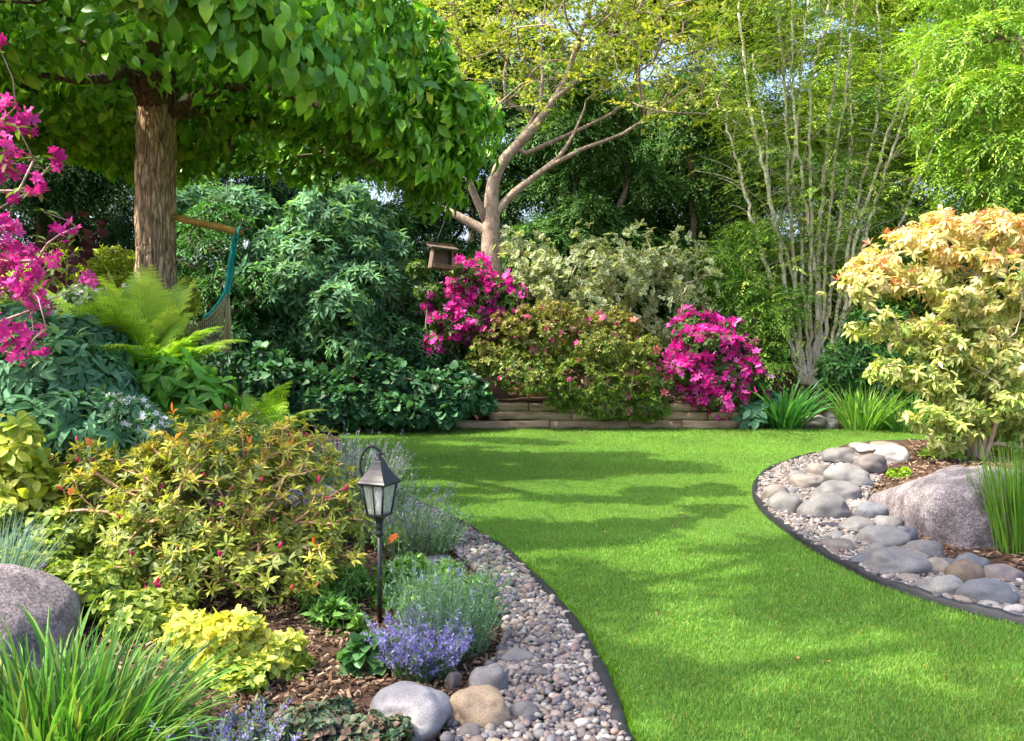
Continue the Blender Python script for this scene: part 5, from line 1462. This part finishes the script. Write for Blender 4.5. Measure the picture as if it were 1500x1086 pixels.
for (x, y, q), c_ in zip(tr_px, tp_):
    n = max(4, int((q / 9.0) ** 2 * 2.0)); R0 = sz(q, Yp)
    d = nz(rand_dirs(r, n) + np.array([.1, -.5, .25])); S = Soup()
    c1 = pick(r, pal('#d22a9e', '#e048ae', '#c01e8c', '#e05cb6', '#b81c80'), n, .1)
    S.inst(T_flower, c_ + d * R0 * r.uniform(.45, .95, (n, 1)), frames(rand_dirs(r, n), d + .3 * r.normal(size=(n, 3))), r.uniform(.027, .042, n), c1, c1 * .62 + pal('#e08040')[0] * .12)
    build('flower_truss', S, M_petal, t)
S = Soup(); whorls(S, r, np.vstack([leafp, tp_ + [0, 0, -.05]]), np.tile([0, -.1, 1.], (len(leafp) + len(tp_), 1)), T_lance, .075, pal('#5d7a34', '#6f8a3c', '#8a5a48', '#4c6a30'), m=6, elev=(50, 110)); build('foliage', S, M_leaf, t)

def clump(name, label, base, n, length, width, cols, seed, spread=1.0, bend=-.8, segs=4, rad=.1, cat='plant', group=None, tip=None, mat=None, upz=1.2, lvar=.25, part=None):
    r = rng_(seed)
    a = r.uniform(0, 2 * np.pi, n); rr = rad * np.sqrt(r.random(n))
    x, y = base[0] + rr * np.cos(a), base[1] + rr * np.sin(a)
    lean = np.stack([np.cos(a), np.sin(a)], 1) * (rr / rad)[:, None] * spread + r.normal(0, .25 * spread, (n, 2))
    d = np.column_stack([lean, np.full(n, upz)])
    S = Soup()
    tips, dirs = strips(S, np.stack([x, y, np.maximum(H(x, y), -.02) - .01], 1), d, np.array([0, 0, bend]), length * (1 + r.normal(0, lvar, n)).clip(.35, 1.6), width * r.uniform(.7, 1.25, n), segs, pick(r, cols, n, .16), r, None if tip is None else pick(r, tip, n, .1))
    if part is None:
        return tag(build(name, S, mat or M_grass, loc=base), label, cat, group), tips, dirs, r
    t = thing(name, base, label, cat, group); build(part, S, mat or M_grass, t)
    return t, tips, dirs, r

# ---- strap leaved and grassy clumps
b = np.array([*gnd(120, 1120)[:2], 0]); b = np.array([-1.5, 2.84, float(H(-1.5, 2.84))])
clump('grass_clump', 'big bright green clump of arching grassy leaves in front of the smooth boulder', b, 1100, .36, .0105, pal('#3c6e24', '#487c2c', '#568a36', '#326020', '#64963e', '#8a9a4a'), 90, spread=.75, bend=-1.25, segs=6, rad=.32, lvar=.3)
b = onground(1472, 812)
clump('grass_clump', 'upright thin green grass clump standing against the granite boulder', b + [.22, .1, 0], 800, .54, .008, pal('#5c8a2e', '#6c9a36', '#7aa640', '#4c7a28', '#8ab04a'), 91, spread=.34, bend=-.25, segs=5, rad=.24)
b = onground(1555, 800)
clump('grass_clump', 'second upright grass clump, cut by the frame edge beside the first', b, 420, .55, .008, pal('#5c8a2e', '#6c9a36', '#4c7a28'), 92, spread=.34, bend=-.25, segs=5, rad=.22)
DG = 'strap leaved clumps at the far lawn end'
clump('daylily', 'broad dark green strap leaved clump next to the magenta azalea', np.array([*at(1148, 620, 13.2)[:2], .02]), 190, .72, .034, pal('#3a7238', '#488442', '#55924a', '#306230', '#64a052'), 93, spread=.95, bend=-.95, segs=6, rad=.26, group=DG, cat='daylily')
clump('daylily', 'light green strap leaved clump right of the little pair of stones', np.array([*at(1262, 620, 13.0)[:2], .02]), 220, .62, .026, pal('#6a9a3e', '#7cab48', '#8ab852', '#58883a', '#a0c468'), 94, spread=.8, bend=-.8, segs=6, rad=.26, group=DG, cat='daylily')
clump('daylily', 'low mixed green strap leaved clump beside the golden shrub', np.array([*at(1330, 622, 12.8)[:2], .02]), 200, .5, .024, pal('#5a8a40', '#6a9a4a', '#88a85a', '#4c7a3a'), 95, spread=1.0, bend=-.9, segs=6, rad=.32, group=DG, cat='daylily')
b = onground(15, 795)
clump('fescue', 'blue grey fescue tuft at the edge above the smooth boulder', np.array([-2.55, 4.25, float(H(-2.55, 4.25))]), 520, .34, .005, pal('#6a8a8c', '#7a9a9c', '#5c7c7c', '#8aa8a4'), 96, spread=.7, bend=-.4, segs=4, rad=.14, cat='grass tuft')

# ---- lavenders and grey plants
def lavender(label, base, n, length, cols, seed, flower=True, rad=.16, spread=.7, fl=pal('#8f88c4', '#a09ad0', '#7c74b4', '#b0a8dc'), width=.0042, group=None, name='lavender', flen=.05, dens=1.0, fsz=1.0):
    t, tips, dirs, r = clump(name, label, base, n, length, width, cols, seed, spread=spread, bend=-.15, segs=4, rad=rad, part='stems', cat='lavender', group=group, mat=M_soft)
    S = Soup(); k = 7
    u = r.random((len(tips), k, 1))
    P = (tips[:, None] - dirs[:, None] * u * length * .85).reshape(-1, 3)
    d = np.repeat(dirs, k, 0) + .8 * r.normal(size=P.shape) + [0, 0, .2]
    S.inst(T_narrow, P, frames(d, rand_dirs(r, len(P))), r.uniform(.02, .038, len(P)), pick(r, cols, len(P), .15)); build('leaves', S, M_soft, t)
    if flower:
        kk = r.random(len(tips)) < dens
        T_, D_ = tips[kk], dirs[kk]
        def spike(S, k):
            v = (np.arange(12) % 6)[:, None] / 5.0
            P = T_[k] - D_[k] * (flen * (1 - v)) + .0038 * r.normal(size=(12, 3))
            S.inst(T_simple, P, frames(D_[k] * .7 + .8 * r.normal(size=(12, 3)), rand_dirs(r, 12)), r.uniform(.011, .018, 12) * fsz, pick(r, fl, 12, .18))
        pieces('flower_spike', spike, np.argsort(T_[:, 1]), M_petal, t, 100, 'flower_spikes')
    return t
GRN = pal('#6f8f6c', '#7f9c7a', '#5f805c', '#8aa684')
b = np.array([*gnd(632, 992)[:2], 0.02])
lavender('purple flowering lavender between the lantern foot and the round grey stone', b + [-.04, .04, 0], 420, .18, GRN, 100, rad=.13, spread=.65, fsz=1.25)
b = np.array([*gnd(655, 968)[:2], 0.02])
lavender('taller grey green lavender with few flowers behind the purple one', b + [0, .1, 0], 420, .33, pal('#6c8c74', '#7c9c84', '#5c7c64'), 101, rad=.17, spread=.5, dens=.06)
b = np.array([-.93, 2.84, float(H(-.93, 2.84))])
lavender('small purple lavender cut by the lower frame edge beside the grass clump', b, 220, .16, GRN, 102, rad=.13, spread=.7)
b = np.array([*gnd(628, 815)[:2], .02])
lavender('grey green lavender tuft without flowers beside the slate slab', b + [-.02, .1, 0], 330, .30, pal('#6a8c74', '#7a9a7e', '#86a68a', '#5a7a5e'), 103, flower=False, rad=.17, spread=.75)
b = np.array([-1.35, 7.2, float(H(-1.35, 7.2))])
lavender('silver lavender sprays against the dark ivy', b, 520, .46, pal('#7f938a', '#93a69c', '#6c8078', '#a4b4aa'), 104, rad=.34, spread=.6, fl=pal('#9a98b0', '#a8a4b8', '#8886a0'), width=.006, dens=.5)
b = np.array([-1.05, 6.2, float(H(-1.05, 6.2))])
lavender('grey green lavender clump behind the lantern hook', b, 560, .44, pal('#76927a', '#768f78', '#587458', '#88a088'), 105, rad=.24, spread=.5, flower=False, width=.006)
b = np.array([-.72, 5.75, .03])
lavender('grey lavender tuft at the narrow end of the gravel', b, 260, .36, pal('#7f938a', '#8fa090', '#6c8078'), 106, rad=.16, spread=.6, fl=pal('#8a86ac', '#9a94b8'), dens=.4)

# ---- low leafy mounds
def mound(name, label, lobes, n, T, size, cols, seed, base=None, mode='whorl', m=6, cat='plant', mat=None, elev=(35, 85), young=None, vary=None, upw=.5, droop=.2, group=None, cvar=.18, inner=.7, up=.5, spread=.7, stems=(.4, .38, .2), nst=90):
    r = rng_(seed)
    if base is None:
        c = np.mean([q[0] for q in lobes], 0); base = np.array([c[0], c[1], float(H(c[0], c[1]))])
    t = thing(name, base, label, cat, group)
    P, N = shell(r, lobes, n, inner, .7)
    g = P[:, 2] > H(P[:, 0], P[:, 1]) + .01; P, N = P[g], N[g]
    stems_to(t, base, P[r.choice(len(P), min(nst, len(P)), replace=False)], r, col=stems, r_tip=.002, seg=.08)
    S = Soup()
    if mode == 'whorl':
        A = nz(N + np.array([0, 0, up]) + .35 * r.normal(size=P.shape))
        whorls(S, r, P, A, T, size, cols, m=m, elev=elev, cvar=cvar, young=None if young is None else (young, vary(P, r)))
    else: leaves(S, r, P, N, T, size, cols, upw=upw, droop=droop, cvar=cvar, spread=spread)
    build('foliage', S, mat or M_leaf, t)
    return t, P, N, r
def glob(L, k=6, s=.35, seed=1):
    """ground lobes: (px, py ground, half width px, height px, depth factor)"""
    out = []
    for px, py, w, h in L:
        p = onground(px, py); s_ = p[1] / FPX
        out.append((p + [0, 0, h * s_ * .25], np.array([w * s_, w * s_ * .85, h * s_ * .75])))
    return sub(rng_(seed), out, k, s)
mound('yarrow_mound', 'fresh green feathery low mound around the lantern post', glob([(640, 915, 75, 75), (590, 878, 60, 55), (690, 915, 45, 60), (505, 872, 46, 44), (600, 880, 70, 60), (660, 890, 60, 60)], seed=5), 1900, T_lance, .048, pal('#6f9c44', '#80ac50', '#5f8c3c', '#90b860', '#74a058'), 110, m=7, elev=(30, 90))
mound('leafy_clump', 'small clump of rounded dull green leaves at the lantern foot', glob([(532, 985, 34, 44)], 5, .4, 6), 190, T_round, .06, pal('#44703e', '#50804a', '#5f8f54', '#3a6236'), 111, mode='leaf', droop=.3, upw=.6)
mound('green_spiky_plant', 'small bright green leafy plant at the left of the lantern foot', glob([(498, 920, 34, 44), (470, 900, 30, 44)], 5, .4, 7), 130, T_lance, .07, pal('#6c9a48', '#7aa852', '#5c883e'), 112, m=7)
mound('creeping_heuchera', 'dark bronze green creeping plant before the bark mulch', glob([(430, 1110, 85, 75), (520, 1112, 75, 70), (570, 1120, 45, 55), (390, 1080, 40, 45), (480, 1080, 60, 50)], 8, .3, 8), 3000, T_round, .026, pal('#3f5a42', '#4c664c', '#5a6a50', '#35503c', '#6a5f50'), 113, m=4, elev=(40, 90), mat=M_gloss, young=pal('#7a4a48', '#6a4444'), vary=lambda P, r: (r.random(len(P)) < .2) * .6)
t, P, N, r = mound('golden_leaf_plant', 'bright yellow leaved low plant between the bark mulch and the grass clump', glob([(330, 985, 60, 85), (390, 985, 52, 72), (280, 960, 52, 70), (250, 930, 34, 50), (420, 980, 28, 55), (350, 1005, 60, 50)], 7, .34, 9), 950, T_oval, .05, pal('#d8cc50', '#e0d668', '#c8c048', '#a8b848', '#e4dc80'), 114, m=5, elev=(45, 90), young=pal('#7fa23e', '#8fae48'), vary=lambda P, r: np.clip(1.15 - P[:, 2] / .22 + .3 * r.normal(size=len(P)), 0, 1) * .85)
mound('spreading_groundcover', 'yellow green small leaved groundcover spreading above the smooth boulder', glob([(60, 850, 80, 70), (140, 880, 80, 70), (200, 920, 70, 60), (100, 800, 70, 55), (30, 800, 70, 60), (180, 850, 60, 50), (240, 900, 40, 40)], 7, .3, 10), 2000, T_obov, .048, pal('#7f9438', '#8fa444', '#6c8430', '#a2b050', '#5e7a2c'), 115, m=6, elev=(40, 85))
mound('chartreuse_groundcover', 'fine chartreuse groundcover with tiny mauve flowers behind the groundcover above the smooth boulder', glob([(110, 740, 70, 60), (170, 720, 60, 50), (60, 760, 60, 50), (220, 760, 50, 40), (120, 780, 70, 40)], 7, .3, 11), 2100, T_simple, .03, pal('#9aa23c', '#a8ae46', '#8a9636', '#b4b854'), 116, m=6)
r = rng_(117); S = Soup()
kk = 16; P = np.array([onground(r.uniform(60, 250), r.uniform(720, 900)) for _ in range(kk)]) + [0, 0, .16]
for q in range(kk):
    S.inst(T_flower, P[q] + .012 * r.normal(size=(4, 3)), frames(rand_dirs(r, 4), nz(r.normal(size=(4, 3)) * .5 + [0, -.4, .8])), r.uniform(.012, .018, 4), pick(r, pal('#8a5a9a', '#9a6aa8', '#c8a0c8'), 4))
    tube(S, [P[q], P[q] - [0, 0, .18]], .0018, 4, pal('#5a7030')[0], cap=False)
tag(build('mauve_flowers', S, M_petal), 'tiny mauve flowers dotted over the groundcover', 'flowers', kind='stuff')
# pink spire above the golden plant
p = onground(232, 905); t = thing('pink_flower', p, 'single bright pink flower spire rising above the bright yellow leaved plant', 'flower')
S = Soup(); r = rng_(118); tube(S, [p, p + [.005, 0, .08], p + [0, 0, .13]], .003, 5, pal('#6a4030')[0]); build('stem', S, M_twig, t)
for (dx, z, m_, s_) in ((0, .125, 22, .03), (-.055, .085, 8, .022)):
    S = Soup(); q = p + np.array([dx, 0, z]) + np.stack([.009 * r.normal(size=m_), .009 * r.normal(size=m_), r.uniform(-.02, .05, m_)], 1)
    S.inst(T_oval, q, frames(nz(.8 * r.normal(size=(m_, 3)) + [0, 0, .8]), rand_dirs(r, m_)), s_, pick(r, pal('#d02a78', '#dc4088', '#c01f68'), m_, .1)); build('petals', S, M_petal, t)

# ---- far left bed
mound('teal_perennial', 'broad blue green perennial with narrow lobed leaves under the pink trusses', px_lobes([(60, 560, 90, 70, 5.9), (130, 570, 60, 60, 6.1), (90, 620, 110, 50, 5.7), (20, 500, 60, 60, 6.0), (190, 625, 40, 36, 6.0), (120, 510, 70, 50, 6.4), (-60, 560, 90, 90, 5.9), (150, 640, 80, 34, 5.6)]), 1900, T_lance_d, .105, pal('#5a8868', '#689874', '#78a882', '#4c7858', '#628e5c'), 120, m=7, elev=(55, 105), mat=M_soft)
t, WP, WN, r = mound('white_flowered_plant', 'grey green plant dusted with small white flowers before the dome tree', px_lobes([(170, 465, 60, 34, 7.6), (130, 480, 50, 40, 7.4), (210, 450, 40, 24, 7.9), (150, 510, 70, 40, 7.3), (120, 450, 36, 26, 7.3)]), 1100, T_simple, .07, pal('#7f9a7c', '#92aa90', '#6c8a68'), 121, m=6, mat=M_soft)
def dots(name, label, P, size, cols, seed, n=5, sp=.03):
    r = rng_(seed); S = Soup(); Q = np.repeat(P, n, 0) + sp * r.normal(size=(len(P) * n, 3))
    c = pick(r, cols, len(Q), .08)
    S.inst(T_flower, Q, frames(rand_dirs(r, len(Q)), nz(r.normal(size=Q.shape) * .5 + [0, -.5, .7])), size * r.uniform(.7, 1.3, len(Q)), c, c * .85)
    return tag(build(name, S, M_petal), label, 'flowers', kind='stuff')
WH = pal('#e8e8ec', '#dcdfe8', '#f0f0f0', '#d0d4e4')
dots('white_flowers', 'small white flowers over the grey green plant before the dome tree', (WP + WN * .03)[(WN[:, 1] < .2) & (WN[:, 2] > -.2)][:80], .02, WH, 122, 5, .03)
t, P, N, r = mound('candytuft', 'low white flowering candytuft behind the orange tipped azalea', px_lobes([(195, 612, 34, 26, 5.5), (225, 630, 24, 24, 5.4), (170, 600, 20, 18, 5.6)]), 260, T_lance, .05, pal('#5c8a64', '#6c9a70'), 123, m=6)
S = Soup(); kk = r.choice(len(P), 75, replace=False); c1 = pick(r, WH, len(kk), .05)
S.inst(T_flower, P[kk] + [0, -.02, .03], frames(rand_dirs(r, len(kk)), nz(N[kk] + [0, -.5, .7])), .02, c1, c1 * .9); build('blossoms', S, M_petal, t)
mound('yellow_leaf_clump', 'yellow green clump with oval leaves at the edge below the teal perennial', px_lobes([(15, 640, 34, 26, 4.9), (30, 665, 30, 30, 4.9), (5, 690, 40, 30, 4.9), (-30, 650, 40, 50, 4.9), (10, 725, 44, 40, 4.85), (50, 700, 26, 26, 4.9)]), 200, T_oval, .085, pal('#b0bc3e', '#c4c84a', '#8fa83a', '#d0d060'), 124, m=4, elev=(40, 95))
mound('lime_shrub', 'sunlit lime green shrub behind the furrowed trunk, beside the pink trusses', px_lobes([(110, 405, 70, 36, 10.4), (170, 400, 50, 34, 10.6), (60, 430, 60, 40, 10.2), (150, 440, 70, 34, 10.1), (260, 440, 30, 30, 10.6)]), 1500, T_lance, .085, pal('#a0b43a', '#b2c046', '#8aa636', '#c0c850'), 125, m=7)
mound('purple_leaf_shrub', 'dull purple leaved shrub tip beside the pink trusses', px_lobes([(122, 335, 22, 22, 9.4), (105, 355, 30, 26, 9.4), (85, 380, 30, 40, 9.4)]), 120, T_round, .085, pal('#5a3440', '#6a404a', '#4c2c38'), 126, mode='leaf')
# ferns
def fern(label, base, n, length, seed, cols, qq=(.25, .75), group='lime green ferns under the dome tree', lean=(0, 0, 0), sc=1.0):
    r = rng_(seed); t = thing('fern', base, label, 'fern', group)
    for k in range(n):
        a = 2 * np.pi * k / n + r.normal(0, .2); L = length * r.uniform(.75, 1.15)
        q_ = r.uniform(*qq); d = nz(np.array([[math.cos(a) * q_, math.sin(a) * q_, 1.0]]) + np.array(lean))[0]
        seg = 16; P = [base + np.array([0, 0, .0])]; c = d.copy()
        for i_ in range(seg):
            P.append(P[-1] + c * L / seg); c = nz(c + np.array([0, 0, -1.75]) * ((i_ + 3) / seg) / seg * 1.3)
        P = np.array(P); S = Soup(); col = pick(r, cols, 1, .1)[0]
        tube(S, P, np.linspace(.006, .0015, seg + 1), 4, col * .8, cap=False)
        D = nz(np.gradient(P, axis=0)); side = nz(np.cross(D, [0, 0, 1.0]))
        u = np.linspace(.12, .99, 44); f = u * seg; i0 = np.minimum(f.astype(int), seg - 1); fr = (f - i0)[:, None]
        Q = P[i0] * (1 - fr) + P[i0 + 1] * fr; Dq = D[i0]; Sq = side[i0]
        ln = L * .27 * np.sin(np.pi * (u * .92 + .06)) ** .8 * (1.05 - u * .45) * sc
        upv = nz(np.cross(Sq, Dq))
        for sg in (-1, 1):
            dd = Sq * sg + Dq * .5 + [0, 0, -.28] + .1 * r.normal(size=Q.shape)
            T3 = T_fern
            S.inst(T3, Q, frames(dd, upv), np.stack([ln * .9, ln, ln], 1), col * r.uniform(.85, 1.15, (len(Q), 1)))
        build('frond', S, M_leaf, t)
    return t
def pinna():
    v, tr = [], []
    v.append((0, 0, 0)); m = 7
    for k in range(m):
        y0, y1 = k / m, (k + .85) / m; w = .27 * (1 - (k / m) ** 1.6) + .02
        i = len(v); v += [(0, y0, 0), (-w, y1 + .06, .01), (0, y1, 0), (w, y1 + .06, .01)]
        tr += [(i, i + 2, i + 1), (i, i + 3, i + 2)]
    return dict(v=np.array(v, float), t=np.array(tr), q=np.zeros((0, 4), np.int64), w=np.zeros(len(v)))
T_fern = pinna()
FC = pal('#a0c444', '#b2d050', '#c4d860', '#90b83c')
for i_, (px, py, Y, n, L, lab) in enumerate([
    (215, 560, 7.2, 20, 1.15, 'tallest lime green fern, right below the furrowed trunk'),
    (190, 590, 6.8, 14, 1.1, 'lime green fern left of the tallest one, above the teal perennial'),
    (348, 640, 6.6, 18, .82, 'lime green fern with arching fronds below the hammock net'),
    (262, 620, 6.5, 14, .5, 'lime green fern between the tallest one and the one below the net')]):
    p = at(px, py, Y); z = float(H(p[0], p[1])); fern(lab, np.array([p[0], p[1], z]), n, L, 130 + i_, FC, (.06, .26) if i_ == 0 else (.25, .75))
mound('broad_leaf_plant', 'green broad pointed leaves among the ferns', px_lobes([(240, 560, 60, 34, 6.5), (200, 580, 50, 34, 6.4), (290, 590, 50, 34, 6.4)]), 200, T_lance_d, .15, pal('#6fa23c', '#6ea642', '#528a30'), 140, m=4, elev=(45, 100))
mound('seedling_patch', 'loose green plants with dry tips behind the orange tipped azalea', px_lobes([(300, 640, 60, 28, 6.0), (350, 640, 40, 28, 6.1), (260, 645, 40, 26, 5.9), (400, 650, 40, 30, 6.1), (330, 650, 90, 30, 5.7)]), 700, T_lance, .06, pal('#5c8444', '#6c9450', '#4c743a', '#8a9a50'), 141, m=6)
mound('green_perennial', 'fresh green small plant with a single orange leaf behind the lantern post', glob([(600, 800, 34, 60), (575, 815, 30, 50), (590, 775, 34, 50)], 5, .35, 12), 320, T_lance, .05, pal('#5f9440', '#70a44c', '#82b258'), 142, m=7)
r = rng_(143); S = Soup(); p = at(570, 790, 4.75)
S.inst(T_narrow, p + .01 * r.normal(size=(5, 3)), frames(np.array([[.8, -.1, .7]]) + .2 * r.normal(size=(5, 3)), np.tile([0, -1., .4], (5, 1))), .06, pick(r, pal('#d8702c', '#e0883c'), 5, .1))
tube(S, spline([np.array([p[0] - .03, p[1] + .03, float(H(p[0], p[1]))]), p + [-.03, .02, -.15], p], 5), .0028, 5, pal('#7a6030')[0])
tag(build('orange_leaf_sprig', S, M_leaf), 'bright orange leaf sprig just right of the lantern post', 'leaf sprig')
# greens under the golden shrub and in the back bed
mound('dark_shrub', 'dark green shrub filling the gap between the thin stems and the golden shrub', px_lobes([(1290, 500, 60, 50, 14), (1250, 540, 50, 40, 14), (1330, 540, 60, 50, 13.6), (1380, 560, 60, 60, 13.4), (1470, 580, 90, 60, 13)]), 1500, T_lance, .12, pal('#3a6a30', '#487a3a', '#2f5a28', '#588a44'), 150, m=7)
maple('fern_leaf_shrub', 'fresh green shrub with fine layered leaves left of the thin stems', base_at(1100, 14.8), px_lobes([(1090, 420, 60, 30, 14.8), (1120, 470, 55, 30, 14.5), (1065, 375, 50, 26, 15), (1130, 530, 45, 26, 14.3), (1100, 340, 50, 22, 15.2), (1150, 440, 50, 26, 14.7), (1050, 430, 40, 30, 15)]), 900, pal('#6c9a3c', '#80aa48', '#5a8834', '#94b854'), 151, T=T_narrow, size=.085, m=12, length=.45, trunk_r=.03, droop=.15, cat='shrub', inner=.4, cull=.5)
mound('hosta', 'blue green hosta between the magenta azalea and the broad strap leaves', px_lobes([(1118, 590, 24, 18, 13.3), (1100, 605, 24, 16, 13.1)]), 60, T_oval, .17, pal('#4c7a5a', '#5a8a68'), 152, m=4, elev=(60, 100))
mound('low_sedge', 'low yellow green tuft on the mulch behind the cream stone', glob([(1375, 672, 34, 16)], 5, .4, 13), 110, T_narrow, .07, pal('#8ab040', '#a0c04c'), 153, m=6)
mound('creeping_sedum', 'small lime green sedum patch beside the boulder tip', glob([(1320, 700, 16, 12)], 5, .4, 14), 70, T_round, .035, pal('#9ab83c', '#84a834'), 154, m=5)
mound('understory_shrub', 'shaded green shrub under the furrowed trunk and behind the ivy', px_lobes([(400, 500, 60, 40, 13.4), (340, 520, 50, 50, 12.8), (560, 500, 60, 40, 13.4), (620, 520, 50, 40, 13.6), (610, 450, 40, 50, 14.2)]), 1300, T_lance, .11, pal('#3a6a40', '#46784a', '#2f5a34'), 155, m=6)
